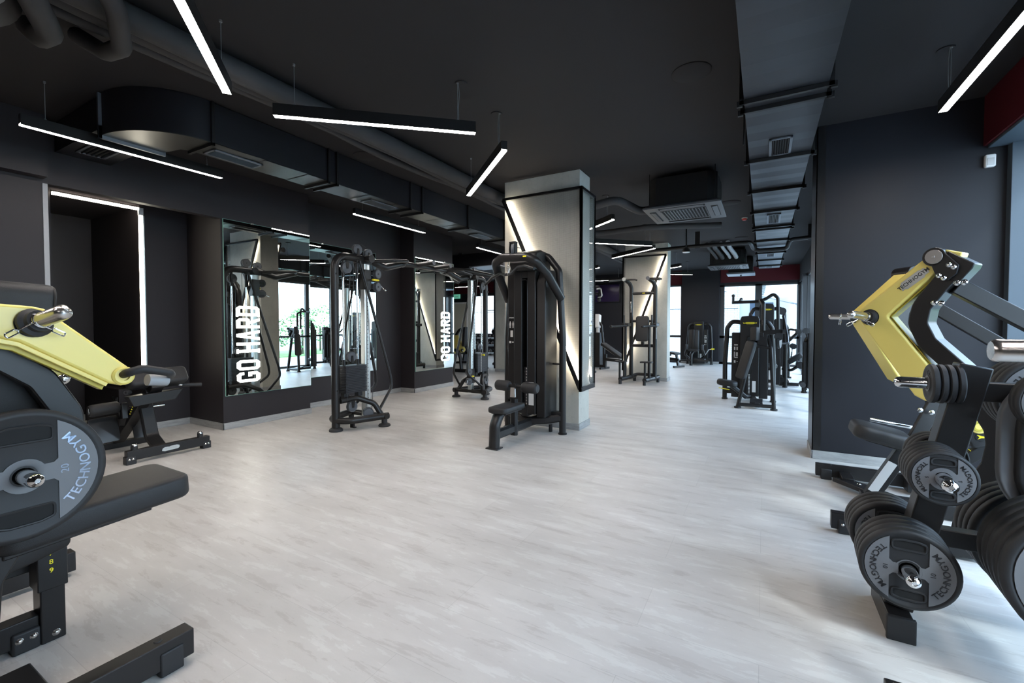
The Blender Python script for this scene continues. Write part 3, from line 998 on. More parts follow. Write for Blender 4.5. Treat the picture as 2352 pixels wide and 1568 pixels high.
def cassette(label, cx, cy, z=2.76):
    t = T('cassette_air_conditioner', label, 'air conditioner', (cx, cy, z))
    h = .45
    CP = CASP
    p = MB().ring([[(a * h, b * h, .0) for a, b in ((-1, -1), (1, -1), (1, 1), (-1, 1))], [(a * h, b * h, .022) for a, b in ((-1, -1), (1, -1), (1, 1), (-1, 1))], [(a * .41, b * .41, .05) for a, b in ((-1, -1), (1, -1), (1, 1), (-1, 1))]])
    t.part('panel', p, CP, bevel=.004)
    t.part('body', MB().prism([(-.40, -.30), (-.30, -.40), (.30, -.40), (.40, -.30), (.40, .30), (.30, .40), (-.30, .40), (-.40, .30)], (0, 0, .05), (1, 0, 0), (0, 1, 0), .34), BLACK, smooth=0)
    g = MB()
    for i in range(15):
        x = -.26 + .52 * i / 14
        g.box((x - .006, -.27, -.006), (x + .006, .27, .0))
    for i in range(9):
        y = -.26 + .52 * i / 8
        g.box((-.27, y - .004, -.004), (.27, y + .004, .0))
    t.part('intake_well', MB().box((-.27, -.27, -.001), (.27, .27, .001)), DARK, smooth=0)
    t.part('intake_grille', g, GRIL, smooth=0)
    for a in range(4):
        m = MB().box((-.27, -.40, -.003), (.27, -.325, .0)).xf(M.Rotation(a * PI / 2, 4, 'Z'))
        s = t.part('air_slot', m, DARK, smooth=0)
        m = MB().obox((0, -.365, -.006), (.25, 0, 0), (0, .028, -.004), (0, 0, .003)).xf(M.Rotation(a * PI / 2, 4, 'Z'))
        t.part('louvre', m, CP, s)
    for sx_ in (-.38, .38):
        for sy_ in (-.38, .38):
            t.part('hanger_rod', MB().cyl((sx_, sy_, .05), (sx_, sy_, CZ - z), .006, 6), BLACK)
    return t


cassette('dark ceiling cassette air conditioner nearest, right of the nearest column', -.905, 6.19, 2.755)
cassette('dark ceiling cassette air conditioner farther back above the machines', -.80, 12.5, 2.76)
cassette('dark ceiling cassette air conditioner far left behind the middle column', -4.9, 12.6, 2.7)
t = T('flat_ceiling_air_unit', 'flat grey ceiling air unit panel beyond the rear cassette', 'air conditioner', (-.58, 14.1, 2.72))
t.part('panel', MB().box((-.35, -.35, 0), (.35, .35, .05)), DUCTG, bevel=.01)
t.part('body', MB().box((-.3, -.3, .05), (.3, .3, .46)), BLACK, smooth=0)
t.part('nozzle', MB().cyl((0, 0, 0), (0, 0, -.05), .02, 12), BLACK)

# ================================================================ small ceiling things


def fire_detector(label, x, y):
    t = T('fire_detector', label, 'detector', (x, y, CZ))
    t.part('base', MB().lathe([(.001, 0), (.05, 0), (.05, -.015), (.03, -.018)], (0, 0, 0)), WHITE)
    t.part('head', MB().lathe([(.04, -.015), (.042, -.03), (.03, -.045), (.001, -.048)], (0, 0, 0)), REDPL)


fire_detector('red and white fire detector on the ceiling left of the right duct', -.324, 8.94)
fire_detector('red and white fire detector on the ceiling just left of the nearest column', -3.55, 7.7)
t = T('smoke_detector', 'small white smoke detector on the ceiling before the rear cassette', 'detector', (-.42, 11.4, CZ))
t.part('base', MB().lathe([(.001, 0), (.05, 0), (.055, -.02), (.03, -.045), (.001, -.05)], (0, 0, 0)), WHITE)
t = T('drop_speaker', 'round white faced speaker hanging on a black rod', 'speaker', (-1.30, 9.0, 2.69))
t.part('can', MB().lathe([(.001, .09), (.03, .09), (.055, .05), (.07, .03), (.07, .0)], (0, 0, 0)), BLACK)
t.part('face', MB().lathe([(.068, .004), (.062, -.008), (.001, -.01)], (0, 0, 0)), WHITE)
t.part('rod', MB().cyl((0, 0, .09), (0, 0, CZ - 2.69), .014, 10), BLACK)


def disc(name, label, x, y, r, mat=CEILM):
    m = MB().lathe([(.001, 0), (r, 0), (r, -.006), (r - .012, -.012), (.001, -.012)], (x, y, CZ), n=40)
    solo(name, m, mat, label, 'ceiling speaker' if 'speaker' in name else 'ceiling cap')


disc('flush_ceiling_speaker', 'large round black ceiling speaker left of the right duct, nearest', -.5, 3.63, .14)
disc('flush_ceiling_speaker', 'round black ceiling speaker beside the front cassette unit', -.48, 7.73, .15)
disc('flush_ceiling_speaker', 'round dark ceiling speaker over the thin pipes by the left duct', -3.93, 3.6, .14)
disc('flush_ceiling_speaker', 'round dark ceiling speaker near the rear cassette unit', -.45, 10.9, .13)
disc('ceiling_blanking_disc', 'small black round cap on the bare ceiling near top centre', -1.62, 1.72, .03)
disc('ceiling_blanking_disc', 'small black round cap on the ceiling left of the other cap', -2.18, 1.72, .035)
t = T('motion_sensor', 'white motion sensor high on the right hand wall corner', 'sensor', (1.615, 5.222, 2.615))
t.part('case', MB().rbox((0, -.022, .05), (.033, 0, 0), (0, 0, .052), (0, .022, 0), .012, 4, .01), WHITE)
t.part('lens', MB().rbox((0, -.044, .04), (.022, 0, 0), (0, 0, .03), (0, .003, 0), .006, 3, .002), STICK)
# exit sign, alarm box and screen on the far walls
t = T('exit_sign', 'small green and white exit sign above the pale far door', 'sign', (-12.3, 16.47, 2.55), world=True)
GRN = emat('green_sign_face', (.10, .55, .35), .5)
sg = t.part('panel', MB().box((-12.55, 16.44, 2.53), (-12.05, 16.5, 2.72)), GRN, bevel=.004)
t.part('running_figure', MB().prism([(0, 0), (.03, 0), (.06, .05), (.1, .01), (.12, .03), (.08, .08), (.09, .12), (.05, .13), (.02, .09), (.04, .07)], (-12.5, 16.436, 2.555), (1, 0, 0), (0, 0, 1), .003).box((-12.3, 16.434, 2.6), (-12.12, 16.438, 2.63)), WHITE, sg, smooth=0)
solo('fire_alarm_switch', MB().box((-11.58, 16.42, 1.30), (-11.42, 16.5, 1.50)), REDPL, 'small red fire alarm box right of the pale far door', 'alarm', bevel=.01)
t = T('wall_screen', 'wide dark violet television screen high on the far wall', 'television', (-5.1, 16.36, 2.19), world=True)
t.part('casing', MB().box((-5.75, 16.33, 2.17), (-4.66, 16.38, 2.85)), BLACK2, bevel=.006)
t.part('display', MB().box((-5.73, 16.326, 2.20), (-4.68, 16.331, 2.83)), SCREEN, smooth=0)
t.part('bracket', MB().box((-5.3, 16.38, 2.4), (-5.0, 16.41, 2.6)), BLACK)
# ================================================================ cable crossover machine
def wheel(m, c, ax, r, w=.028):
    """grooved pulley wheel"""
    m.lathe([(.008, -w / 2), (r * .8, -w / 2), (r * .86, -w * .42), (r, -w / 2), (r, -w * .3), (r * .93, 0), (r, w * .3), (r, w / 2), (r * .86, w * .42), (r * .8, w / 2), (.008, w / 2)], c, ax, 28)
    return m


PULM = pmat('grey_pulley_disc', (.075, .08, .09), .5)
cx = T('cable_crossover_machine', 'black two tower cable crossover with silver columns and chin up bar before mirrors', 'gym machine', (-4.57, 5.36, 0), world=True)
XC, YM = -4.57, 5.36


def tower(s):
    """s=1 near tower; s=-1 mirrored far tower"""
    Y = lambda y: y if s == 1 else 2 * YM - y
    P = lambda x, y, z: (x, Y(y), z)
    # main bent post running into the top beam
    pts = fillet([P(XC, 3.67, .03), P(XC, 3.67, 2.165), P(XC, 4.22, 2.165), P(XC, 4.5, 2.10), P(XC, 4.86, 2.20)], [0, .19, .1, .12, 0], 7)
    cx.part('main_post', MB().tube(pts, .05, 16), BLACK)
    if s == 1:
        cx.part('beam_end_cap', MB().ball(P(XC, 4.86, 2.20), .05, 14, 8), BLACK)
    # base: two curved rails, cross rail and rubber feet
    for sx_ in (-1, 1):
        pts = fillet([P(XC, 3.66, .13), P(XC + sx_ * .17, 3.74, .13), P(XC + sx_ * .33, 4.22, .13)], .25, 7)
        cx.part('base_rail', MB().tube(pts, .042, 14), BLACK)
        pts = fillet([P(XC + sx_ * .05, 3.70, .37), P(XC + sx_ * .09, 3.92, .385), P(XC + sx_ * .20, 4.10, .30), P(XC + sx_ * .27, 4.17, .13)], .12, 6)
        cx.part('stack_brace', MB().tube(pts, .035, 12), BLACK)
        f = MB().cyl(P(XC + sx_ * .31, 4.17, .12), P(XC + sx_ * .31, 4.17, .03), .036, 16)
        f.lathe([(.001, 0), (.075, 0), (.078, .012), (.07, .028), (.045, .04), (.001, .04)], P(XC + sx_ * .31, 4.17, 0))
        cx.part('foot', f, RUBBER)
        # back-bending stay tube
        pts = fillet([P(XC + sx_ * .05, 4.02, 2.13), P(XC + sx_ * .14, 4.45, .62), P(XC + sx_ * .15, 4.47, .47), P(XC + sx_ * .25, 4.14, .21)], .12, 7)
        cx.part('stay_tube', MB().tube(pts, .019, 10), BLACK)
    f = MB().lathe([(.001, 0), (.08, 0), (.083, .012), (.075, .03), (.052, .045), (.001, .045)], P(XC, 3.67, 0))
    cx.part('foot', f, RUBBER)
    cx.part('base_cross_rail', MB().tube([P(XC - .36, 4.17, .13), P(XC + .36, 4.17, .13)], .036, 14), BLACK)
    cx.part('floor_hook', MB().box(P(XC + .10, 3.80, .03), P(XC + .15, 3.83, .10)).box(P(XC + .10, 3.80, .03), P(XC + .18, 3.83, .045)), BLACK)
    # aluminium column with adjustment holes
    col = MB().prism([(-.036, -.045), (.036, -.045), (.042, -.035), (.042, .035), (.036, .045), (-.036, .045), (-.042, .035), (-.042, -.035)], P(XC, 4.15, .10), (1, 0, 0), (0, 1, 0), 2.03)
    c = cx.part('column', col, SILVER, bevel=.003)
    h = MB()
    for k in range(34):
        z = .35 + k * .05
        h.cyl(P(XC + .0425, 4.15, z), P(XC + .0415, 4.15, z), .007, 8)
    cx.part('adjustment_holes', h, DARK, c, smooth=0)
    cx.part('column_cap', MB().box(P(XC - .045, 4.10, 2.10), P(XC + .045, 4.20, 2.135)), BLACK)
    # sliding pulley carriage
    zc = 1.90 if s == 1 else .40
    ca = cx.part('pulley_carriage', MB().box(P(XC - .052, 4.093, zc - .13), P(XC + .052, 4.207, zc + .13)), BLACK, bevel=.006)
    for k, dz in enumerate((.085, -.085)):
        m = wheel(MB(), P(XC + .06, 4.30, zc + dz), (1, .15 * s, 0), .062, .05)
        cx.part('pulley', m, PULM, ca)
        cx.part('pulley_bracket', MB().box(P(XC + .02, 4.2, zc + dz - .022), P(XC + .05, 4.33, zc + dz + .022)).cyl(P(XC + .03, 4.30, zc + dz), P(XC + .09, 4.30, zc + dz), .012, 10), BLACK, ca)
    cx.part('grip_knob', MB().rbox(P(XC + .09, 4.245, zc + .0), (.02, .0, 0), (0, .055, 0), (0, 0, .012), .012, 4, .008), YEL2, ca)
    cx.part('snap_hook', MB().tube(fillet([P(XC + .07, 4.36, zc - .06), P(XC + .08, 4.39, zc - .10), P(XC + .08, 4.42, zc - .12)], .02), .006, 8).cyl(P(XC + .08, 4.41, zc - .115), P(XC + .08, 4.44, zc - .125), .012, 10), STEEL, ca)
    # weight stack on guide rods
    x0, x1, y0, y1 = XC - .08, XC + .10, 3.745, 4.075
    m = MB()
    n = 17
    zt, zb = .80, .455
    for k in range(n):
        z = zb + (zt - zb) * k / n
        m.box(P(x0, y0, z + .0018), P(x1, y1, z + (zt - zb) / n - .0018))
    m.box(P(x0 + .01, y0 + .01, zb), P(x1 - .01, y1 - .01, zt - .002))
    st = cx.part('weight_stack', m, STACK, smooth=0)
    tag = MB()
    for k in range(n):
        z = zb + (zt - zb) * (k + .5) / n
        tag.box(P(x1, 3.95, z - .005), P(x1 + .0015, 3.972, z + .005))
    if s == -1:
        cx.part('stack_number_labels', tag, STICK, st, smooth=0)
        cx.part('selector_pin', MB().cyl(P(x1, 3.96, .765), P(x1 + .05, 3.96, .765), .008, 10).ball(P(x1 + .055, 3.96, .765), .02), YEL2, st)
    for yb in (3.80, 4.02):
        cx.part('stack_stop', MB().box(P(XC - .03, yb - .035, .39), P(XC + .04, yb + .035, .455)), RUBBER, bevel=.006)
        cx.part('guide_rod', MB().cyl(P(XC, yb, .40), P(XC, yb, 1.93), .0115, 14), CHROME)
        cx.part('rod_sleeve', MB().cyl(P(XC, yb, .80), P(XC, yb, .87), .018, 12), BLACK)
        cx.part('rod_sleeve', MB().cyl(P(XC, yb, 1.90), P(XC, yb, 2.13), .019, 12), BLACK)
    # pulleys
    for i, (x, y, z, r) in enumerate(((XC + .01, 3.90, .905, .066), (XC + .03, 3.82, 2.02, .072), (XC + .0, 4.02, 2.275, .067), (XC + .0, 4.20, 2.245, .063), (XC + .10, 3.83, .29, .068), (XC + .17, 4.03, .185, .066))):
        m = wheel(MB(), P(x, y, z), (1, .0, 0) if i != 5 else (.8, -.6 * s, 0), r, .045 if i != 5 else .08)
        w_ = cx.part('pulley', m, PULM)
        cx.part('pulley_bracket', MB().prism([(-.028, .075), (.028, .075), (.013, -.015), (-.013, -.015)] if i in (1, 4) else [(-.013, .015), (.013, .015), (.02, -.08), (-.02, -.08)], P(x + .025, y, z), (0, 1, 0), (0, 0, 1), .006).cyl(P(x - .028, y, z), P(x + .036, y, z), .009, 10), BLACK, w_)
    # cables
    cb = MB()
    for q in ([P(XC + .01, 3.84, .905), P(XC + .03, 3.885, 2.02)], [P(XC + .01, 3.965, .905), P(XC, 3.955, 2.275)], [P(XC, 4.02, 2.342), P(XC, 4.10, 2.352), P(XC, 4.20, 2.308)],
              [P(XC, 4.263, 2.245), P(XC + .06, 4.24, 2.0)], [P(XC + .10, 3.763, .29), P(XC + .1, 3.76, .78)], [P(XC + .17, 4.09, .185), P(XC + .1, 4.26, .40 if s == -1 else 1.7)]):
        cb.tube(q, .0032, 6)
    cx.part('steel_cable', cb, BLACK)
    cx.part('top_bracket', MB().box(P(XC - .04, 3.98, 2.10), P(XC + .04, 4.24, 2.21)), BLACK, bevel=.008)
    cx.part('handle_stub', MB().cyl(P(XC - .06, 4.14, 2.165), P(XC + .14, 4.14, 2.165), .05, 20), BLACK)
    for z in (.5, 1.93):
        cx.part('post_bolt', MB().cyl(P(XC + .045, 3.66, z), P(XC + .062, 3.66, z), .011, 10), BLACK)


tower(1)
tower(-1)
# chin-up bar with several grips bridging the towers
zb = 2.20
cx.part('bridge_bar', MB().tube([(XC, 4.82, zb), (XC, 5.90, zb)], .036, 14), BLACK)
for s in (-1, 1):
    for y in (5.16, 5.56):
        m = MB().cyl((XC, y, zb + .01), (XC + s * .30, y + .02, zb + .03), .033, 16)
        g = cx.part('grip_bar', m, BLACK)
        cx.part('grip_cap', MB().cyl((XC + s * .30, y + .02, zb + .03), (XC + s * .312, y + .021, zb + .031), .036, 16), PULM, g)
    pts = fillet([(XC, 5.85, zb), (XC + s * .20, 5.98, zb + .0), (XC + s * .22, 6.28, zb - .03), (XC + s * .05, 6.50, zb - .05)], .09, 6)
    cx.part('angled_grip', MB().tube(pts, .024, 12), BLACK)
    pts = fillet([(XC, 4.87, zb), (XC + s * .22, 4.72, zb + .0), (XC + s * .24, 4.45, zb - .03), (XC + s * .05, 4.25, zb - .05)], .09, 6)
    cx.part('angled_grip', MB().tube(pts, .024, 12), BLACK)
    pts = fillet([(XC, 5.9, zb + .03), (XC + s * .20, 6.25, zb + .02), (XC + s * .42, 6.6, zb - .04), (XC + s * .52, 6.9, zb - .06)], .3, 6)
    cx.part('wide_grip', MB().tube(pts, .042, 14), BLACK)
cx.part('bar_hook', MB().tube(arc((XC, 5.16, zb - .05), (0, 1, 0), (0, 0, 1), .022, 0, 300, 12), .006, 8).tube(arc((XC, 5.58, zb - .05), (0, 1, 0), (0, 0, 1), .022, 0, 300, 12), .006, 8), BLACK)

# ================================================================ lat pulldown in front of the column
lt = T('lat_pulldown_machine', 'tall black lat pulldown machine with seat and bar before the nearest column', 'gym machine', (-2.46, 4.5, 0), world=True)
xl, xr, yb = -2.835, -2.08, 4.90
hoop = fillet([(xl, yb, .02), (xl, yb, 1.15), (xl + .05, yb, 1.95), (xl + .20, yb, 2.14), (xr - .20, yb, 2.14), (xr - .05, yb, 1.95), (xr, yb, 1.15), (xr, yb, .02)], [0, .5, .12, .12, .12, .12, .5, 0], 7)
lt.part('rear_frame', MB().tube(hoop, .041, 16), BLACK)
for x in (xl, xr):
    lt.part('foot', MB().lathe([(.001, 0), (.052, 0), (.052, .016), (.04, .02), (.001, .02)], (x, yb, 0), n=20), BLACK)
ar = fillet([(xl + .02, yb - .03, 1.62), (-2.765, 4.56, 1.89), (-2.71, 4.40, 2.02), (-2.60, 4.37, 2.07), (-2.30, 4.37, 2.06), (-2.20, 4.40, 2.02), (-2.145, 4.60, 1.89), (xr - .01, yb - .03, 1.62)], [0, .2, .07, .07, .07, .07, .2, 0], 7)
lt.part('front_arch', MB().tube(ar, .05, 18, scales=None), BLACK)
# head box and pulley
hb = MB().prism([(4.55, 2.02), (4.62, 2.15), (4.75, 2.19), (4.95, 2.18), (5.02, 2.10), (5.02, 1.94), (4.60, 1.94)], (-2.62, 0, 0), (0, 1, 0), (0, 0, 1), .33)
lt.part('head_cover', hb, SHIELD, bevel=.02, seg=3)
pw = lt.part('top_pulley', wheel(MB(), (-2.46, 4.38, 2.15), (1, .25, 0), .066, .03), PULM)
lt.part('pulley_cheek', MB().prism([(-.03, -.07), (.03, -.07), (.045, .0), (.035, .075), (-.035, .075), (-.045, 0)], (-2.495, 4.38, 2.15), (0, 1, 0), (0, 0, 1), .008).prism([(-.03, -.07), (.03, -.07), (.03, .075), (-.03, .075)], (-2.435, 4.38, 2.15), (0, 1, 0), (0, 0, 1), .008).box((-2.50, 4.35, 2.225), (-2.425, 4.41, 2.24)), BLACK, pw)
lt.part('cable', MB().tube([(-2.46, 4.44, 2.19), (-2.42, 4.7, 2.19)], .003, 6).tube([(-2.47, 4.325, 2.12), (-2.50, 4.33, 1.98)], .003, 6), BLACK)
lt.part('carabiner', MB().tube(arc((-2.502, 4.33, 1.945), (1, 0, 0), (0, 0, 1), .016, 0, 360, 12), .004, 6, True).tube([(-2.515, 4.33, 1.94), (-2.512, 4.33, 1.90)], .005, 6).tube([(-2.49, 4.33, 1.94), (-2.495, 4.33, 1.90)], .005, 6).tube([(-2.505, 4.33, 1.99), (-2.503, 4.33, 1.95)], .004, 6), STEEL)
br = fillet([(-2.93, 4.52, 1.79), (-2.80, 4.47, 1.865), (-2.66, 4.42, 1.90), (-2.56, 4.37, 1.875), (-2.45, 4.32, 1.88), (-2.34, 4.26, 1.935), (-2.22, 4.20, 1.935), (-2.08, 4.14, 1.89)], .07, 5)
lt.part('lat_bar', MB().tube(br, .0155, 12), BLACK)
lt.part('bar_swivel', MB().cyl((-2.505, 4.34, 1.905), (-2.505, 4.34, 1.87), .014, 12), STEEL)
# shrouds and slot
fr = MB()
yf0 = 4.66
fr.box((-2.615, yf0, .25), (-2.505, 5.0, 1.97)).box((-2.435, yf0, .25), (-2.325, 5.0, 1.97))
fr.box((-2.515, yf0, 1.86), (-2.425, 5.0, 1.97)).box((-2.515, yf0, .22), (-2.425, 5.0, .34))
lt.part('front_shroud', fr, SHIELD, bevel=.012, seg=3)
sl = MB()
sl.tube(fillet([(-2.51, yf0 - .002, .42), (-2.51, yf0 - .002, 1.84), (-2.43, yf0 - .002, 1.84), (-2.43, yf0 - .002, .33), (-2.51, yf0 - .002, .33)], .035, 5), .005, 6, True)
lt.part('slot_rim', sl, BLACK2)
lt.part('slot_back', MB().box((-2.52, 4.93, .25), (-2.42, 4.95, 1.95)), DARK, smooth=0)
m = MB()
for k in range(15):
    m.box((-2.60, 4.72, .28 + k * .035), (-2.34, 4.90, .28 + k * .035 + .031))
st = lt.part('weight_stack', m, STACK, smooth=0)
m = MB()
for k in range(15):
    m.box((-2.478, 4.716, .285 + k * .035), (-2.448, 4.72, .285 + k * .035 + .02))
lt.part('stack_number_labels', m, STICK, st, smooth=0)
lt.part('guide_rod', MB().cyl((-2.53, 4.81, .8), (-2.53, 4.81, 1.9), .01, 10), CHROME)
lt.part('guide_rod', MB().cyl((-2.41, 4.81, .8), (-2.41, 4.81, 1.9), .01, 10), CHROME)
sp = MB().box((-2.735, 4.72, .40), (-2.618, 4.98, 1.95))
lp = lt.part('side_shroud', sp, SHIELD, bevel=.012, seg=3)
rp_ = MB().prism([(4.68, .22), (5.02, .22), (5.02, 1.96), (4.78, 1.96), (4.68, 1.8)], (-2.322, 0, 0), (0, 1, 0), (0, 0, 1), .115)
lt.part('side_shroud', rp_, SHIELD, bevel=.012, seg=3)
pl = lt.part('instruction_placard', MB().box((-2.718, 4.714, 1.05), (-2.632, 4.719, 1.42)), BLACK2, lp, bevel=.002)
g = MB()
ZP = 4.7135
g.box((-2.708, ZP - .001, 1.395), (-2.642, ZP, 1.402))
for x in (-2.705, -2.665):                                         # two small figures, the machine picture, two icons
    g.box((x, ZP - .001, 1.30), (x + .024, ZP, 1.335)).box((x + .006, ZP - .001, 1.335), (x + .017, ZP, 1.352)).box((x + .002, ZP - .001, 1.27), (x + .009, ZP, 1.30)).box((x + .014, ZP - .001, 1.27), (x + .021, ZP, 1.30))
g.box((-2.69, ZP - .001, 1.16), (-2.655, ZP, 1.24)).box((-2.706, ZP - .001, 1.085), (-2.68, ZP, 1.11)).box((-2.668, ZP - .001, 1.09), (-2.645, ZP, 1.105))
g.text('LAT MACHINE', (-2.675, ZP - .0005, 1.385), (1, 0, 0), (0, 0, 1), .011, .0005)
lt.part('placard_print', g, STICK, pl, smooth=0)
lt.part('warning_sticker', MB().box((-2.412, yf0 - .0015, .36), (-2.345, yf0, .63)), STICK, smooth=0, label='pale printed sticker')
lt.part('yellow_badge', MB().box((-2.31, 4.318, 2.052), (-2.27, 4.322, 2.066)), YEL2, smooth=0)
# base, front leg, seat, thigh rolls
lt.part('floor_beam', MB().rect([(-2.455, 3.99, .145), (-2.42, 4.95, .145)], .075, .105, c=.3), BLACK)
lt.part('rear_base', MB().rect(fillet([(xl, yb, .20), (-2.62, 4.80, .17), (-2.44, 4.72, .16), (-2.26, 4.80, .17), (xr, yb, .20)], .1), .06, .09, c=.3), BLACK)
lt.part('leveling_foot', MB().cyl((-2.26, 4.95, 0), (-2.26, 4.95, .09), .022, 14), BLACK)
leg = fillet([(-2.465, 3.97, .005), (-2.465, 3.985, .24), (-2.455, 4.06, .365), (-2.44, 4.22, .38)], [0, .1, .1, 0], 7)
lt.part('front_leg', MB().oval(leg, .062, .05, 18, up=(0, 1, 0)), BLACK)
lt.part('foot', MB().box((-2.54, 3.91, 0), (-2.39, 4.03, .014)), BLACK, bevel=.005)
lt.part('seat_post', MB().rect([(-2.43, 4.34, .07), (-2.43, 4.34, .48)], .085, .06, c=.3), BLACK)
lt.part('seat', MB().rbox((-2.43, 4.18, .405), (.115, 0, 0), (0, .235, 0), (0, 0, .032), .05, 5, .022), PADM)
lt.part('seat_plate', MB().box((-2.52, 4.0, .36), (-2.34, 4.36, .376)), BLACK, bevel=.004)
for x0, x1 in ((-2.675, -2.495), (-2.335, -2.145)):
    x_, y_, z_ = x0, 4.36, .62
    m = MB().lathe([(.001, 0), (.045, 0), (.056, .012), (.06, .03), (.06, x1 - x0 - .03), (.056, x1 - x0 - .012), (.045, x1 - x0), (.001, x1 - x0)], (x0, 4.36, .62 if x0 < -2.5 else .613), (1, 0, -.03), 24)
    lt.part('thigh_roll', m, PADM)
lt.part('roll_axle', MB().cyl((-2.50, 4.36, .618), (-2.33, 4.36, .614), .02, 14).cyl((-2.43, 4.33, .62), (-2.43, 4.40, .62), .03, 14), BLACK)
lt.part('roll_bracket', MB().prism([(-.03, -.08), (.03, -.08), (.025, .03), (-.025, .03)], (-2.43, 4.33, .58), (1, 0, 0), (0, 0, 1), .03), STEEL)
lt.part('tie_bar', MB().cyl((xl, yb, .86), (-2.72, 4.90, .86), .011, 8).cyl((xr, yb, .84), (-2.22, 4.90, .84), .011, 8), BLACK)
lt.part('side_bracket', MB().box((-2.22, 4.86, .22), (xr, 4.94, .27)), BLACK, bevel=.004)

# ================================================================ dip and chin-up tower before the middle column
dt = T('dip_tower', 'black chin up and dip tower with back pad in front of the middle column', 'gym machine', (-2.4, 10.2, 0), world=True)
for s, x in ((-1, -2.65), (1, -2.12)):
    up = fillet([(x, 10.25, .12), (x, 10.25, 2.17), (x - .04, 10.22, 2.27), (x - .12, 10.12, 2.345)], [0, .2, .08, 0], 6)
    dt.part('upright', MB().rect(up, .075, .085, up=(1, 0, 0), c=.3), BLACK)
    xt = x - .12
    g = MB().tube([(xt, 10.1, 2.345), (xt + .25, 10.05, 2.33), (xt + .29, 10.02, 2.31)], .02, 12).tube([(xt, 10.1, 2.345), (xt - .27 if s < 0 else xt + .28, 9.75 if s < 0 else 9.9, 2.29)], .022, 12)
    hd = dt.part('chin_handle', g, BLACK)
    dt.part('handle_hub', MB().cyl((xt, 10.02, 2.345), (xt, 10.16, 2.35), .042, 18), SILVER if s < 0 else PULM, hd)
    # elbow rest with vertical grip
    xa = x - (.05 if s < 0 else -.03)
    dt.part('arm_bracket', MB().box((xa - .08, 9.95, 1.28), (xa + .06, 10.25, 1.36)), BLACK, bevel=.012)
    a = MB().tube([(xa + .03, 9.98, 1.30), (xa - .23 if s < 0 else xa - .16, 9.62, 1.28)], .026, 14)
    a.ball((xa - .23 if s < 0 else xa - .16, 9.62, 1.28), .036)
    dt.part('dip_handle', a, BLACK)
    dt.part('grip', MB().cyl((xa - .03, 9.92, 1.30), (xa - .03, 9.92, 1.53), .019, 14), RUBBER)
    # step post and step
    xs = x - (.13 if s < 0 else .10)
    for dx in (-.05, .05):
        dt.part('step_post', MB().rect([(xs + dx, 9.95, .12), (xs + dx, 9.95, .48)], .04, .05, c=.25), BLACK)
    dt.part('step', MB().rbox((xs, 9.88, .50), (.125, 0, 0), (0, .1, 0), (0, 0, .014), .02, 4), RUBBER)
    fo = fillet([(x - .12, 9.78, .11), (x - .04, 10.1, .12), (x + .02, 10.5, .12)], .3, 6)
    dt.part('base_rail', MB().tube(fo, .05, 14), BLACK)
    dt.part('side_post', MB().rect([(x - (.09 if s < 0 else .09), 10.08, .12), (x - (.09 if s < 0 else .09), 10.1, 1.3)], .05, .06, c=.25), BLACK)
    for p in ((x - .12, 9.78), (x + .02, 10.5)):
        dt.part('foot', MB().cyl((p[0], p[1], 0), (p[0], p[1], .11), .035, 14), RUBBER)
dt.part('rear_base', MB().tube(fillet([(-2.66, 10.35, .14), (-2.55, 10.45, .17), (-2.2, 10.45, .17), (-2.1, 10.35, .14)], .1), .035, 12), BLACK)
for z, r in ((2.03, .032), (1.40, .03), (.845, .036)):
    dt.part('cross_bar', MB().tube([(-2.64, 10.25, z), (-2.13, 10.25, z)], r, 12), BLACK)
dt.part('yellow_badge', MB().box((-2.40, 10.214, 2.025), (-2.34, 10.22, 2.04)), YEL2, smooth=0)
dt.part('back_pad', MB().rbox((-2.37, 10.10, 1.23), (.145, 0, 0), (0, .03, .285), (0, .032, -.003), .06, 5, .02), PADM)
dt.part('pad_bracket', MB().box((-2.40, 10.12, .85), (-2.34, 10.2, 1.1)), BLACK, bevel=.004)
dt.part('warning_sticker', MB().box((-2.085, 10.18, 1.0), (-2.08, 10.21, 1.25)), STICK, smooth=0, label='pale printed sticker')
dt.part('band_peg', MB().box((-2.66, 10.19, 1.60), (-2.64, 10.205, 1.85)), STEEL, bevel=.003)
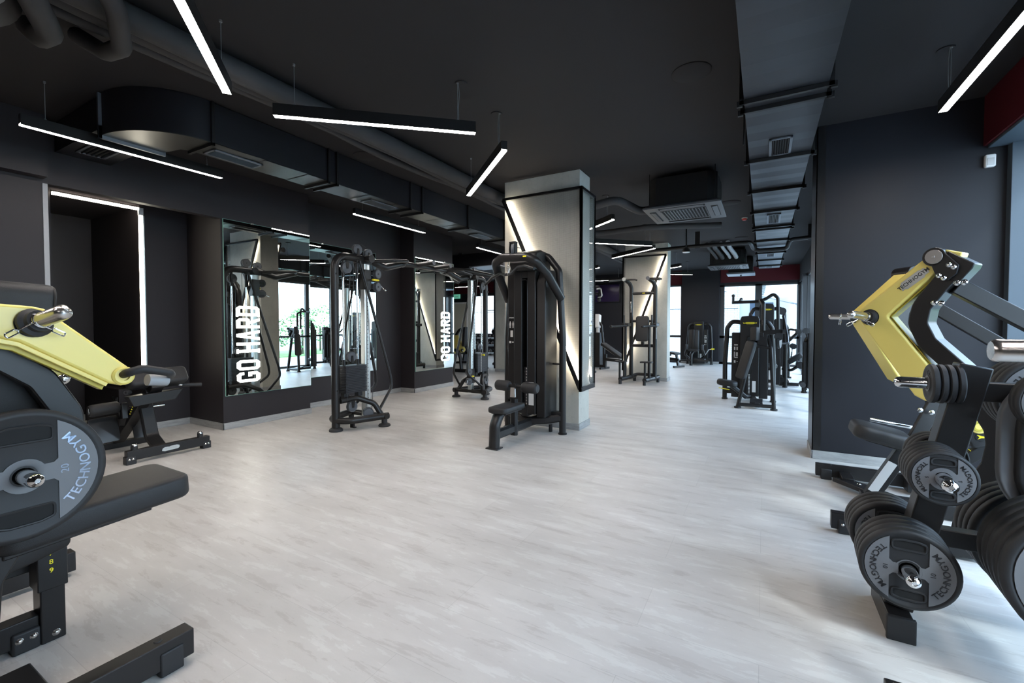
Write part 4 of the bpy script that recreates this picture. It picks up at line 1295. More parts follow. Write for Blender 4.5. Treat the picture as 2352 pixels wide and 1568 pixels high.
# ================================================================ weight plates
def weight_plate(label, c, n, r, th, num, letm, group, parts=True):
    """disc plate with two grip slots; c = centre of its back face, n = outward axis"""
    c = V(c); n = V(n).normalized()
    up = V((0, 0, 1)); u = up.cross(n).normalized(); v = n.cross(u)
    t = T('weight_plate', label, 'weight plate', c, 0, group, world=True)
    P = lambda x, y, z=0: c + u * x + v * y + n * z
    b = MB()
    hr = .029
    b.lathe([(hr, 0), (r * .93, 0), (r * .985, th * .10), (r, th * .28), (r, th * .72), (r * .985, th * .9), (r * .93, th), (r * .90, th), (r * .88, th * .93), (hr + .012, th * .93), (hr, th * .93)], c, n, 48, closed=True)
    t.part('rubber_body', b, RUBBER, smooth=50)
    # grey side segments joined to the hub
    k = r * .38
    R0 = r * .87
    a0 = math.degrees(math.acos(k / R0))
    m = MB()
    for s in (1, -1):
        pts = [(s * R0 * math.cos(R(a)), R0 * math.sin(R(a))) for a in [(-a0 + 2 * a0 * i / 20) for i in range(21)]]
        neck = r * .13
        pts += [(s * k, neck + .012), (s * (k - .012), neck), (s * r * .2, neck), (s * r * .2, -neck), (s * (k - .012), -neck), (s * k, -neck - .012)]
        m.prism(pts, P(0, 0, th * .93), u, v, th * .07 + .0005)
    m.lathe([(hr + .006, 0), (r * .255, 0), (r * .255, th * .07 + .001), (hr + .012, th * .07 + .001)], P(0, 0, th * .93), n, 32, closed=True)
    t.part('grey_face', m, GREY, smooth=40)
    # grip slots top and bottom
    for s in (1, -1):
        w_ = k * .86
        o = [(-w_, s * r * .50), (w_, s * r * .50), (w_, s * r * .70), (w_ * .5, s * r * .745), (-w_ * .5, s * r * .745), (-w_, s * r * .70)]
        rim = MB().tube([P(x, y, th * .96) for x, y in fillet2(o, .012)], .0045, 6, True)
        g = t.part('grip_slot', MB().prism(o, P(0, 0, th * .925), u, v, th * .02), DARK, smooth=0)
        t.part('slot_rim', rim, RUBBER, g)
    for s in (1, -1):
        m = MB()
        a = 0 if s == 1 else 180
        m.arctext('TECHNOGYM', P(0, 0, th), u, v, r * .70, a - 49, a + 49, r * .19, .002, .012)
        t.part('raised_lettering', m, letm, smooth=0)
        m = MB().text(num, P(s * r * .47 + s * r * .03, 0, th), v * s, -u * s, r * .14, .0015, 'CENTER', .0)
        t.part('weight_number', m, letm, smooth=0)
    return t


def fillet2(pts, r):
    return [(p.x, p.y) for p in fillet([(a, b, 0) for a, b in pts], r, 3, True)]


def horn(t, base, d, L, r=.025, mat=STEEL, name='plate_horn', parent=None, collar=True):
    """plain sleeve with a domed end and a hex screw; optional rubber collar"""
    base, d = V(base), V(d).normalized()
    pr = [(.001, 0), (r, 0), (r, L - r * .9), (r * .93, L - r * .5), (r * .72, L - r * .18), (r * .35, L), (.008, L + .001), (.007, L - .003), (.001, L - .003)]
    o = t.part(name, MB().lathe(pr, base, d, 28), mat, parent)
    if collar:
        t.part('rubber_collar', MB().lathe([(r, 0), (r * 1.9, 0), (r * 1.9, .012), (r * 1.45, .02), (r * 1.4, .035), (r, .035)], base, d, 28, closed=True), RUBBER, o)
    return o


def spring_clip(label, c, d, r=.027):
    """wire spring collar with two looped handles"""
    c, d = V(c), V(d).normalized()
    u = d.orthogonal().normalized()
    if abs(u.z) > .8:
        u = d.cross(u)
    up = V((0, 0, 1)); u = d.cross(up).normalized(); v = u.cross(d)
    m = MB()
    pts = []
    for k in range(49):
        a = R(k * 360 * 2 / 48 * 1.0 - 20)
        pts.append(c + u * (r * math.cos(a)) + v * (r * math.sin(a)) + d * (k / 48 * .012))
    m.tube(pts, .0028, 8)
    for s in (1, -1):
        a = pts[0] if s == 1 else pts[-1]
        e = (u * s * .9 - v * .55).normalized(); w_ = e.cross(d).normalized()
        p1 = a + e * .05
        m.tube([a, p1], .0026, 8)
        m.tube(fillet([p1, p1 + w_ * .008 + e * .006, p1 + w_ * .008 + e * .04, p1 - w_ * .008 + e * .04, p1 - w_ * .008 + e * .006], .006, 4, True), .0026, 8, True)
    return solo('spring_collar', m, CHROME, label, 'collar')


def foot_beam(t, p, q, w_=.06, h=.10, z=.075, both=True, bolts=2):
    """rectangular base beam with pads and bolts near its ends"""
    p, q = V((p[0], p[1], 0)), V((q[0], q[1], 0))
    d = (q - p).normalized(); side = V((-d.y, d.x, 0))
    b = t.part('base_beam', MB().bar((p.x, p.y, z), (q.x, q.y, z), w_, h), BLACK, bevel=.004)
    for e, dd in ((p, d),) + (((q, -d),) if both else ()):
        c = e + dd * .075
        m = MB().obox((c.x, c.y, .045), dd * .038, side * (w_ / 2 + .006), V((0, 0, .045)))
        t.part('foot_pad', m, RUBBER, b, bevel=.006)
        for k in (-.016, .016):
            cc = c + dd * k
            for s in (1, -1):
                a = V((cc.x, cc.y, .058)) + side * s * (w_ / 2 + .006)
                if bolts:
                    t.part('bolt', MB().lathe([(.001, .004), (.005, .004), (.008, .001), (.009, 0)], a, side * s, 12), STEEL, b)
        m = MB().lathe([(.001, .003), (.012, .003), (.014, 0)], V((c.x, c.y, z + h / 2)) + dd * .03, (0, 0, 1), 14)
        t.part('end_plug', m, RUBBER, b)


def bolt_parts(t, pts, ax, r=.011, mat=None, parent=None):
    for p in pts:
        t.part('bolt', MB().lathe([(.001, .008), (r * .5, .008), (r * .8, .006), (r, .002), (r * 1.25, 0)], p, ax, 12), mat or STEEL, parent)


def bolts(m, pts, ax, r=.011):
    for p in pts:
        m.lathe([(.001, .008), (r * .5, .008), (r * .8, .006), (r, .002), (r * 1.25, 0)], p, ax, 12)
    return m


# ================================================================ plate rack on the right
pr = T('plate_rack', 'black steel weight plate rack with leaning posts at right front', 'weight rack', (.9, 2.5, 0), world=True)
yp = 2.47
xlo, xhi = .508, .735
x2lo, x2hi = 1.42, 1.19
for a, b in ((xlo, xhi), (x2lo, x2hi)):
    p = pr.part('post', MB().bar((a + (b - a) * .02, yp - .0, .10), (b, yp, 1.14), .10, .085, (0, 1, 0)), BLACK, bevel=.005)
    m = MB().bar((a, yp - .11, .05), (a, yp + .22, .05), .085, .095)
    pr.part('foot_beam', m, BLACK, bevel=.005)
    pr.part('foot_cap', MB().box((a - .048, yp - .125, 0), (a + .048, yp - .105, .10)), RUBBER, bevel=.004)
m = MB().bar((.745, yp + .01, 1.035), (1.2, yp + .01, 1.035), .06, .075)
pr.part('crossbar', m, BLACK, bevel=.004)
m = MB().bar((.60, yp + .01, .425), (1.35, yp + .01, .425), .06, .07)
pr.part('crossbar', m, BLACK, bevel=.004)
xa = lambda z: xlo + (xhi - xlo) * (z / 1.14)
xb = lambda z: x2lo + (x2hi - x2lo) * (z / 1.14)
horn(pr, (xa(1.06) - .03, yp - .01, 1.06), (-1, 0, 0), .20, .0235, CHROME, collar=False)
horn(pr, (xb(1.06) + .03, yp - .01, 1.06), (1, 0, 0), .245, .0235, CHROME, collar=False)

ORD = ('outermost', 'second', 'third', 'fourth', 'fifth', 'sixth')


def stack(n, c, ax, r, th, num, letm, where, group):
    """n plates pushed onto a horn; the outermost first"""
    c, ax = V(c), V(ax)
    t = weight_plate('%s kilo black plate, outermost %s' % (num, where), c + ax * (th + .004) * (n - 1), ax, r, th, num, letm, group)
    for i in range(1, n):
        dup(t.o, c + ax * (th + .004) * (n - 1 - i), 0, '%s kilo black plate, %s from outside %s' % (num, ORD[i], where))
    return t


for x, z, w_ in ((.592, .74, .07), (.505, .37, .07), (.668, .72, .0), (.515, .34, .08)):
    pr.part('horn_bracket', MB().box((x - .03, yp - .05, z - .035), (xa(z) - .03, yp + .05, z + .035)), BLACK, bevel=.004)
for x, z, s, L in ((.592, .74, -1, .36), (.505, .37, -1, .34), (.668, .72, 1, .30), (.515, .34, 1, .40), (.935, .50, -1, .50), (1.01, .39, 1, .36), (1.02, 1.0, 1, .40), (.90, 1.03, -1, .30)):
    horn(pr, (x, yp + s * .045, z), (-.06 if s < 0 else 0, s, 0), L, .024, CHROME if s < 0 else STEEL)
    if x > .7:
        pr.part('horn_bracket', MB().box((x - .03, yp - .045, z - .035), (xb(z) - .04, yp + .045, z + .035)), BLACK, bevel=.004)
stack(5, (.592 - .0033, yp - .10, .74), (-.06, -1, 0), .100, .036, '5', LETTER, 'on the front middle horn', 'five kilo plates on the front horn')
stack(3, (.668, yp + .22, .72), (0, -1, 0), .102, .034, '5', LETTER, 'behind the leaning rack post', 'five kilo plates on the rear horn')
stack(4, (.505 - .0033, yp - .10, .37), (-.06, -1, 0), .152, .042, '10', LETTER, 'on the front bottom horn', 'ten kilo plates on the front horn')
stack(4, (.515, yp + .30, .34), (0, -1, 0), .150, .042, '10', LETTER, 'behind the rack near floor', 'ten kilo plates on the rear horn')
# second post, mostly cut by the edge of the photograph
stack(5, (.935 - .0093, yp - .20, .50), (-.06, -1, 0), .228, .048, '20', LETTER, 'cut by right edge', 'twenty kilo plates at the right edge')
stack(4, (1.01, yp + .36, .39), (0, -1, 0), .225, .048, '20', LETTER, 'behind the lower crossbar', 'twenty kilo plates behind the rack')
stack(4, (1.02, yp + .36, 1.0), (0, -1, 0), .165, .042, '10', LETTER, 'behind the upper crossbar', 'ten kilo plates behind the upper crossbar')
stack(2, (.90 - .0072, yp - .165, 1.03), (-.06, -1, 0), .112, .036, '5', LETTER, 'above crossbar at right edge', 'plates at the right edge above')
cs = pr.part('side_panel', MB().rbox((1.055, yp - .075, .84), (.27, 0, 0), (0, 0, .29), (0, .02, 0), .20, 8, .008), GREY)
pr.part('side_panel_pad', MB().rbox((1.085, yp - .10, .83), (.26, 0, 0), (0, 0, .26), (0, .02, 0), .18, 8, .012), PADM, cs)


def small_disc(label, x):
    t = T('small_weight_disc', label, 'weight plate', (x, yp - .01, 1.06), 0, 'small discs on the upper horn', world=True)
    r, th = .080, .0235
    ax = V((-1, 0, 0)); c = V((x, yp - .01, 1.06))
    t.part('rubber_body', MB().lathe([(.026, 0), (r * .92, 0), (r, th * .22), (r, th * .78), (r * .92, th), (r * .8, th), (r * .72, th * .88), (r * .45, th * .88), (r * .40, th), (.026, th)], c, ax, 36, closed=True), RUBBER, smooth=50)
    t.part('grip_notch', MB().lathe([(r * .985, th * .4), (r * 1.004, th * .4), (r * 1.004, th * .6), (r * .985, th * .6)], c, ax, 36, closed=True), RUBBER)
    t.part('steel_bush', MB().lathe([(.0255, .002), (.033, .002), (.033, th + .002), (.0255, th + .002)], c, ax, 24, closed=True), GREY)
    m = MB().arctext('2,5', c + ax * th * .9, V((0, -1, 0)), V((0, 0, 1)), r * .56, 60, 120, r * .26, .001)
    t.part('weight_number', m, LETTER, smooth=0)
    return t


sd = small_disc('small black disc, outermost of four on the upper chrome horn', .697 - 3 * .0255)
for i, w_ in enumerate(('second', 'third', 'fourth')):
    dup(sd.o, (.697 - (2 - i) * .0255, yp - .01, 1.06), 0, 'small black disc, %s from the tip of the upper chrome horn' % w_)
# ================================================================ yellow plate-loaded machines
def slab(outline, plane, t0, t1):
    """outline in (h, z); plane 'y' or 'x'; thick from t0 to t1 along the plane normal"""
    m = MB()
    if plane == 'y':
        m.prism(outline, (0, max(t0, t1), 0), (1, 0, 0), (0, 0, 1), abs(t1 - t0))      # u x v = -y
    else:
        m.prism(outline, (min(t0, t1), 0, 0), (0, 1, 0), (0, 0, 1), abs(t1 - t0))      # u x v = +x
    return m


def band(cl, w_):
    """closed outline of constant width around a centre line of (h,z)"""
    P = [V((a, 0, b)) for a, b in cl]
    P = fillet(P, .09, 6)
    L_, R_ = [], []
    for i, p in enumerate(P):
        d = (P[min(i + 1, len(P) - 1)] - P[max(i - 1, 0)]).normalized()
        n = V((-d.z, 0, d.x))
        L_.append((p.x + n.x * w_ / 2, p.z + n.z * w_ / 2)); R_.append((p.x - n.x * w_ / 2, p.z - n.z * w_ / 2))
    return L_ + R_[::-1]


YDK = pmat('yellow_channel_paint', (.52, .43, .05), .4)
ym = T('plate_loaded_press', 'yellow armed plate loaded press machine beside the dark right wall', 'gym machine', (.95, 4.0, 0), world=True)
def rslab(outline, P0, u, t0, t1):
    """plate in the vertical plane through P0 along u=(ux,uy); outline (s,z); t along the outward normal"""
    u = V((u[0], u[1], 0)).normalized()
    n = u.cross(V((0, 0, 1)))                          # outward for the near arm
    o = V((P0[0], P0[1], 0)) + n * min(t0, t1)
    return MB().prism(outline, o, u, V((0, 0, 1)), abs(t1 - t0))


ARM = [(-.052, 1.695), (-.40, 1.385), (-.408, 1.37), (-.40, 1.352), (-.092, .888), (-.04, .862), (.0, .90), (-.022, 1.06), (-.228, 1.345), (-.231, 1.356), (-.226, 1.366), (-.008, 1.602), (.03, 1.66), (.0, 1.715), (-.03, 1.715)]
for near, P0, uu in ((True, (.85, 3.38), (.82, -.57)), (False, (.91, 4.45), (.86, .51))):
    s = 1 if near else -1
    U_ = V((uu[0], uu[1], 0)).normalized()
    N_ = U_.cross(V((0, 0, 1))) * s                    # points to the outer side
    Q = lambda a, z, t: V((P0[0], P0[1], z)) + U_ * a + N_ * t
    y = P0[1]
    RS = lambda o, t0, t1: rslab(o, P0, uu, t0 * s, t1 * s)
    a = ym.part('lever_arm', RS(ARM, -.115, 0), YELLOW, bevel=.010, seg=3)
    ch = [(-.226, 1.356), (-.002, 1.596), (.004, 1.590), (-.219, 1.354), (-.012, 1.064), (-.018, 1.058)]
    ym.part('arm_channel', RS(ch, -.095, -.02), YDK, a, bevel=.002)
    h_ = ym.part('pivot_hub', MB().cyl(Q(-.012, 1.688, -.13), Q(-.012, 1.688, .018), .052, 32), BLACK, bevel=.003)
    ym.part('hub_disc', MB().lathe([(.001, .004), (.006, .004), (.008, .002), (.038, .002), (.04, 0)], Q(-.012, 1.688, .018 if near else -.13), N_ * s, 32), MSTEEL, h_)
    br = ym.part('pivot_bracket', RS([(-.045, 1.705), (-.01, 1.735), (.025, 1.718), (.096, 1.63), (.088, 1.585), (.05, 1.55), (-.005, 1.592)], .004, .018), BLACK, bevel=.003)
    if near:
        bolt_parts(ym, [Q(x, z, .018) for x, z in ((.055, 1.636), (.075, 1.621), (.012, 1.581), (.034, 1.565))], N_, .011, CHROME, br)
    ym.part('pivot_yoke', RS([(.04, 1.715), (.09, 1.68), (.155, 1.632), (.145, 1.606), (.095, 1.54), (.05, 1.56)], -.10, .002), BLACK, bevel=.006)
    ym.part('yellow_top_link', RS([(-.03, 1.705), (.03, 1.725), (.10, 1.700), (.09, 1.67), (.02, 1.69)], -.095, -.01), YELLOW, bevel=.006)
    cl = [(.055, 1.60), (-.015, 1.50), (-.072, 1.41), (-.088, 1.31), (-.041, 1.20), (.10, 1.05), (.173, .89), (.245, .76), (.257, .67), (.24, .56), (.16, .38), (.12, .12)]
    ym.part('curved_upright', RS(band(cl, .092), -.115, -.005), BLACK, bevel=.006)
    e_ = Q(.06, 1.52, -.06)
    tb = ym.part('tie_beam', MB().bar(e_, (1.62, y + .05 * s, 1.03), .055, .085), BLACK, bevel=.005)
    if near:
        bolt_parts(ym, [Q(x, z, .0) for x, z in ((.085, 1.535), (.115, 1.535), (-.01, 1.43), (.02, 1.425))], N_, .013, CHROME, tb)
    if near:
        c_ = Q(-.325, 1.353, .0)
        rg = ym.part('load_ring', MB().lathe([(.022, 0), (.05, 0), (.05, .002), (.022, .002)], c_, N_, 36, closed=True), BLACK2, a)
        for a0, a1, tx in ((150, 30, 'MAX 220 lb 100 kg'), (330, 210, 'MAX 220 lb 100 kg')):
            ym.part('load_text', MB().arctext(tx, c_ + N_ * .002, U_, V((0, 0, 1)), .041, a0, a1, .0125, .0008), YEL2, rg, smooth=0)
        d = (N_ + V((0, 0, .07))).normalized()
        horn(ym, c_, d, .225, .0245)
        spring_clip('wire spring collar hanging on the near steel horn of the press', c_ + d * .05, d)
    else:
        c_ = Q(-.34, 1.355, .0)
        d = (V((-.9, .1, .03))).normalized()
        horn(ym, Q(-.39, 1.365, -.06), d, .17, .0235)
        spring_clip('wire spring collar on the far steel horn of the yellow press', Q(-.39, 1.365, -.06) + d * .09, d)
    g0 = Q(-.03, .90, -.11)
    ym.part('hand_grip', MB().tube(fillet([g0, g0 - N_ * .14, g0 - N_ * .2 - U_ * .08 + V((0, 0, .03))], .05), .017, 12), RUBBER)
    yb_ = 3.43 if near else 4.575
    foot_beam(ym, (.40 if not near else .385, yb_), (1.75, yb_), bolts=near)
    foot = Q(.12, .12, -.06)
    ym.part('upright_shoe', MB().box((foot.x - .07, min(foot.y, yb_) - .03, .02), (foot.x + .07, max(foot.y, yb_) + .03, .13)), BLACK, bevel=.005)
    if near:
        uv = (U_ * .118 + V((0, 0, .097))).normalized(); vv_ = N_.cross(uv) * -1
        if vv_.z < 0:
            vv_ = -vv_
        o_ = Q(-.108, 1.572, .0005)
        bp = [(-.088, -.022), (-.07, -.022), (-.06, -.03), (.05, -.03), (.058, -.022), (.085, -.022), (.09, -.005), (.08, .02), (.06, .02), (.052, .026), (-.06, .026), (-.08, .012)]
        nm = ym.part('nameplate', MB().prism([(p * .92, q * .92) for p, q in bp], o_, uv, vv_, .003), SILVER, a, bevel=.001)
        ym.part('nameplate_lettering', MB().text('TECHNOGYM', o_ + N_ * .003 - vv_ * .010, uv, vv_, .029, .001, 'CENTER', .012), LETTER, nm, smooth=0)
# centre column, seat, pads
ym.part('cross_tube', MB().bar((1.70, 3.43, .07), (1.70, 4.575, .07), .06, .10), BLACK, bevel=.004)
ym.part('cross_tube', MB().bar((1.62, 3.5, 1.02), (1.62, 4.46, 1.02), .06, .08), BLACK, bevel=.004)
ym.part('rear_upright', MB().bar((1.70, 4.0, .1), (1.62, 4.0, 1.05), .08, .06), BLACK, bevel=.004)
sp = ym.part('seat_post', MB().bar((.66, 4.0, .05), (.87, 4.0, .47), .085, .065, (0, 1, 0)), BLACK, bevel=.004)
ym.part('warning_sticker', MB().obox((.735, 3.956, .24), V((.055, 0, .11)), V((.024, 0, -.012)), V((0, .0012, 0))), STICK, sp, smooth=0, label='pale printed sticker')
ym.part('base_plate', MB().prism([(.50, 4.40), (.62, 4.42), (.98, 4.02), (.98, 3.94), (.86, 3.94)], (0, 0, .035), (1, 0, 0), (0, 1, 0), .035), BLACK, bevel=.004)
ym.part('base_plate', MB().bar((.60, 4.36, .06), (.60, 4.58, .06), .08, .05), BLACK, bevel=.004)
ym.part('floor_beam', MB().bar((.62, 4.0, .06), (1.7, 4.0, .06), .07, .09), BLACK, bevel=.004)
bolt_parts(ym, [(.66, 4.30, .07), (.74, 4.22, .07), (.84, 4.12, .07), (.70, 4.10, .07)], (0, 0, 1), .014, CHROME)
s_ = V((.16, 0, -.035)); w_ = V((0, .17, 0)); n_ = V((.012, 0, .045))
ym.part('seat', MB().rbox((.72, 4.0, .535), s_, w_, n_, .075, 6, .03), PADM)
ym.part('seat_plate', MB().obox((.74, 4.0, .478), (.11, 0, -.026), (0, .10, 0), (.002, 0, .008)), BLACK, bevel=.003)
ym.part('adjuster_bar', MB().tube([(.70, 4.2, .60), (.95, 4.23, .56)], .014, 10), CHROME)
ym.part('chest_support', MB().bar((.90, 4.05, .45), (1.05, 4.1, .80), .08, .05, (0, 1, 0)), BLACK, bevel=.004)
bolt_parts(ym, [(.94, 4.02, .72), (1.0, 4.02, .71), (.87, 4.02, .5), (.97, 4.02, .53)], (0, -1, 0), .013, CHROME)
# small second pivot with badge pad behind the rack
m = MB().cyl((1.075, 3.66, .725), (1.075, 3.50, .725), .042, 28)
hp = ym.part('yellow_roller', m, YELLOW, bevel=.006)
ym.part('roller_ring', MB().lathe([(.018, 0), (.028, 0), (.028, .004), (.018, .004)], (1.075, 3.50, .725), (0, -1, 0), 24, True), YDK, hp)
ym.part('yellow_link', slab([(1.03, .72), (1.06, .80), (1.09, .775), (1.11, .74)], 'y', 3.52, 3.60), YELLOW, hp, bevel=.004)
kp = ym.part('knee_pad', MB().rbox((1.09, 3.56, .655), V((.055, 0, .02)), V((.02, 0, -.045)), V((0, .05, 0)), .02, 4, .012), PADM)
ym.part('badge', MB().lathe([(.001, .001), (.024, .001), (.024, 0)], (1.085, 3.509, .663), (0, -1, 0), 24), BLACK2, kp)
ym.part('badge_mark', MB().prism([(-.018, .012), (.018, .006), (.02, -.002), (.002, -.004), (-.014, -.014), (-.006, 0)], (1.085, 3.5075, .663), (1, 0, 0), (0, 0, 1), .001).text('Y', (1.088, 3.507, .664), (1, 0, 0), (0, 0, 1), .01, .0005), YEL2, kp, smooth=0)
ad = ym.part('adjuster_rail', MB().bar((1.02, 3.56, .50), (1.19, 3.56, .66), .06, .05, (0, 1, 0)), BLACK, bevel=.004)
ym.part('adjuster_numbers', MB().text('1', (1.05, 3.525, .575), (.7, 0, .7), (-.7, 0, .7), .022, .0006).text('2', (1.03, 3.525, .55), (.7, 0, .7), (-.7, 0, .7), .022, .0006), YEL2, ad, smooth=0)
ym.part('warning_triangle', MB().prism([(-.016, -.012), (.016, -.012), (0, .016)], (1.085, 3.5095, .835), (1, 0, 0), (0, 0, 1), .001), YEL2, smooth=0, label='small yellow warning triangle')
ym.part('warning_mark', MB().box((1.0845, 3.508, .827), (1.0865, 3.5086, .84)), LETTER, smooth=0)

# ---------------------------------------------------------------- nearest machine on the left
lm = T('plate_loaded_row', 'yellow armed plate loaded row machine with seat, cut by the left edge', 'gym machine', (-2.57, .3, 0), world=True)
XA = -2.25
for s, x in ((1, XA), (-1, -2.89)):
    o_i = (x, x - .075) if s == 1 else (x + .075, x)
    fore = [(.10, 1.400), (.45, 1.375), (.535, 1.368), (.565, 1.360), (.80, 1.135), (.825, 1.095), (.815, 1.070), (.78, 1.058), (.74, 1.072), (.50, 1.243), (.44, 1.262), (.10, 1.262)]
    a = lm.part('lever_arm', slab(fore, 'x', x - .09, x), YELLOW, bevel=.010, seg=3)
    lm.part('arm_flange', slab([(.10, 1.262), (.44, 1.262), (.50, 1.243), (.74, 1.072), (.732, 1.060), (.495, 1.228), (.436, 1.246), (.10, 1.246)], 'x', x - .10, x - .006), YELLOW, a, bevel=.002)
    lm.part('arm_channel', slab([(.10, 1.252), (.44, 1.252), (.498, 1.233), (.736, 1.064), (.728, 1.045), (.49, 1.212), (.43, 1.228), (.10, 1.228)], 'x', x - .08, x - .03), YDK, a, bevel=.002)
    # socket and bent hand grip
    h_ = lm.part('grip_socket', MB().lathe([(.020, -.09), (.037, -.09), (.037, .006), (.030, .012), (.020, .012)], (x, .785, 1.098), (1, 0, 0), 28, True), YELLOW)
    gp = fillet([(x - .02, .786, 1.100), (x + .04, .79, 1.112), (x + .055, .83, 1.125), (x + .05, .925, 1.100), (x + .01, .948, 1.086), (x - .08, .955, 1.08)], .03, 6)
    lm.part('hand_grip', MB().tube(gp, .0165, 14), RUBBER, h_)
    if s == 1:
        lm.part('grip_shield', MB().lathe([(.001, 0), (.024, 0), (.024, .075), (.001, .075)], (x + .0, .865, 1.072), (-.1, .9, -.12), 20), GLINT, h_)
    rg = lm.part('load_ring', MB().lathe([(.022, 0), (.0495, 0), (.0495, .002), (.022, .002)], (x, .536, 1.308), (1, 0, 0), 40, True), BLACK2, a)
    lm.part('ring_line', MB().lathe([(.033, .002), (.034, .002), (.034, .0028), (.033, .0028)], (x, .536, 1.308), (1, 0, 0), 40, True), YEL2, rg)
    if s == 1:
        for a0, a1, tx in ((115, 30, 'MAX 220 lb'), (325, 180, 'MAX 220 lb 100 kg')):
            lm.part('load_text', MB().arctext(tx, (x + .002, .536, 1.308), (0, 1, 0), (0, 0, 1), .0415, a0, a1, .012, .0006, .01), YEL2, rg, smooth=0)
        d = V((.86, .25, .24)).normalized()
        horn(lm, (x, .536, 1.308), d, .165, .027)
        spring_clip('wire spring collar on the steel horn of the left yellow arm', V((x, .536, 1.308)) + d * .038, d)
    # curved uprights
    cl = [(.05, 1.215), (.30, 1.235), (.46, 1.20), (.575, 1.10), (.645, .96), (.65, .84), (.60, .70), (.50, .55), (.42, .40), (.40, .12)]
    xo = x - .15 if s == 1 else x + .08
    lm.part('curved_upright', slab(band(cl, .085), 'x', xo, xo + .07), BLACK, bevel=.006)
    foot_beam(lm, (x + (.30 if s == 1 else -.25), .87), (x + (.30 if s == 1 else -.25), -1.0), .07, .10, .075, bolts=False)
    # lower arms: yellow linkage behind
lm.part('yellow_link', MB().lathe([(.001, 0), (.034, 0), (.034, .02), (.018, .02), (.018, .026), (.012, .026), (.001, .022)], (-2.78, .735, 1.108), (1, 0, 0), 28), YELLOW)
lm.part('yellow_link_bar', slab([(.55, 1.20), (.715, 1.14), (.765, 1.10), (.73, 1.07), (.55, 1.12)], 'x', -2.82, -2.78), YELLOW, bevel=.006)
lm.part('chrome_ball', MB().ball((-2.76, .745, 1.06), .026, 20, 12), CHROME)
# backrest and seat
lm.part('backrest', MB().rbox((-2.57, .52, 1.19), (.155, 0, 0), (0, .02, .275), (0, .11, -.006), .05, 6, .02), PADM)
lm.part('backrest_piping', MB().tube(fillet([(-2.415, .605, .96), (-2.415, .64, 1.45), (-2.725, .64, 1.45), (-2.725, .605, .96)], .05), .004, 6), RUBBER)
lm.part('back_post', MB().bar((-2.57, .15, .1), (-2.57, .38, 1.3), .09, .07), BLACK, bevel=.005)
lm.part('seat', MB().rbox((-2.462, .74, .553), (.185, .0, .0), (0, .305, .018), (0, -.003, .05), .06, 6, .022), PADM)
lm.part('seat_base', MB().obox((-2.45, .68, .492), (.13, 0, 0), (0, .22, .013), (0, 0, .012)), BLACK, bevel=.005)
po = lm.part('seat_post', MB().box((-2.625, .60, 0.0), (-2.535, .675, .47)), BLACK, bevel=.005)
lm.part('post_sleeve', MB().box((-2.632, .592, .22), (-2.528, .683, .40)), BLACK, po, bevel=.004)
bolt_parts(lm, [(-2.535, .645, .03)], (1, 0, 0), .011, STEEL, po)
m = MB()
for i, ch in enumerate('98765'):
    m.text(ch, (-2.527, .633, .30 + i * .035 - .01), (0, 1, 0), (0, 0, 1), .027, .0006, 'CENTER', .01)
lm.part('height_numbers', m, YEL2, po, smooth=0)
lm.part('adjuster_teeth', MB().prism([(.683, .20)] + [(.683 + (.012 if i % 2 else .0), .22 + i * .018) for i in range(10)] + [(.683, .40)], (-2.60, 0, 0), (0, 1, 0), (0, 0, 1), .03), BLACK, po)
lk = lm.part('adjuster_housing', MB().rbox((-2.42, .56, .47), (0, .09, .02), (0, 0, .055), (.055, 0, 0), .02, 4, .006), BLACK)
bolt_parts(lm, [(-2.365, .50, .47), (-2.365, .545, .475)], (1, 0, 0), .010, STEEL, lk)
lm.part('latch', MB().box((-2.366, .53, .50), (-2.352, .575, .515)), BLACK2, lk)
lm.part('latch_number', MB().text('3', (-2.3645, .555, .522), (0, 1, 0), (0, 0, 1), .014, .0005), YEL2, lk, smooth=0)
lm.part('seat_lever', MB().prism([(.40, .28), (.60, .28), (.60, .33), (.46, .33), (.46, .45), (.40, .45)], (-2.66, 0, 0), (0, 1, 0), (0, 0, 1), .03), BLACK, bevel=.004)
b = lm.part('centre_beam', MB().bar((-2.585, .60, .075), (-2.585, -1.0, .075), .07, .10), BLACK, bevel=.005)
lm.part('foot_pad', MB().box((-2.63, .52, 0), (-2.535, .60, .085)), RUBBER, b, bevel=.008)
bolt_parts(lm, [(-2.535, .54, .055), (-2.535, .58, .055)], (1, 0, 0), .010, STEEL, b)
lm.part('cross_tube', MB().bar((-1.95, -.95, .075), (-3.14, -.95, .075), .07, .10), BLACK, bevel=.005)
lm.part('tread_plate', MB().obox((-2.16, .36, .05), (.16, 0, 0), (0, .16, 0), (0, 0, .02)), BLACK2, bevel=.006)
lm.part('horn_bracket', MB().box((-2.40, .44, .74), (-2.29, .535, .84)), BLACK, bevel=.006)
lm.part('horn_post', MB().bar((-2.36, .487, .80), (-2.40, .15, .55), .06, .07), BLACK, bevel=.005)
horn(lm, (-2.29, .487, .782), (1, .06, .0), .195, .0245, CHROME, collar=True)
weight_plate('20 kilo black plate with shiny letters on the left machine in the foreground', (-2.255, .4891, .782), (1, .06, 0), .228, .052, '20', CHLET, None)
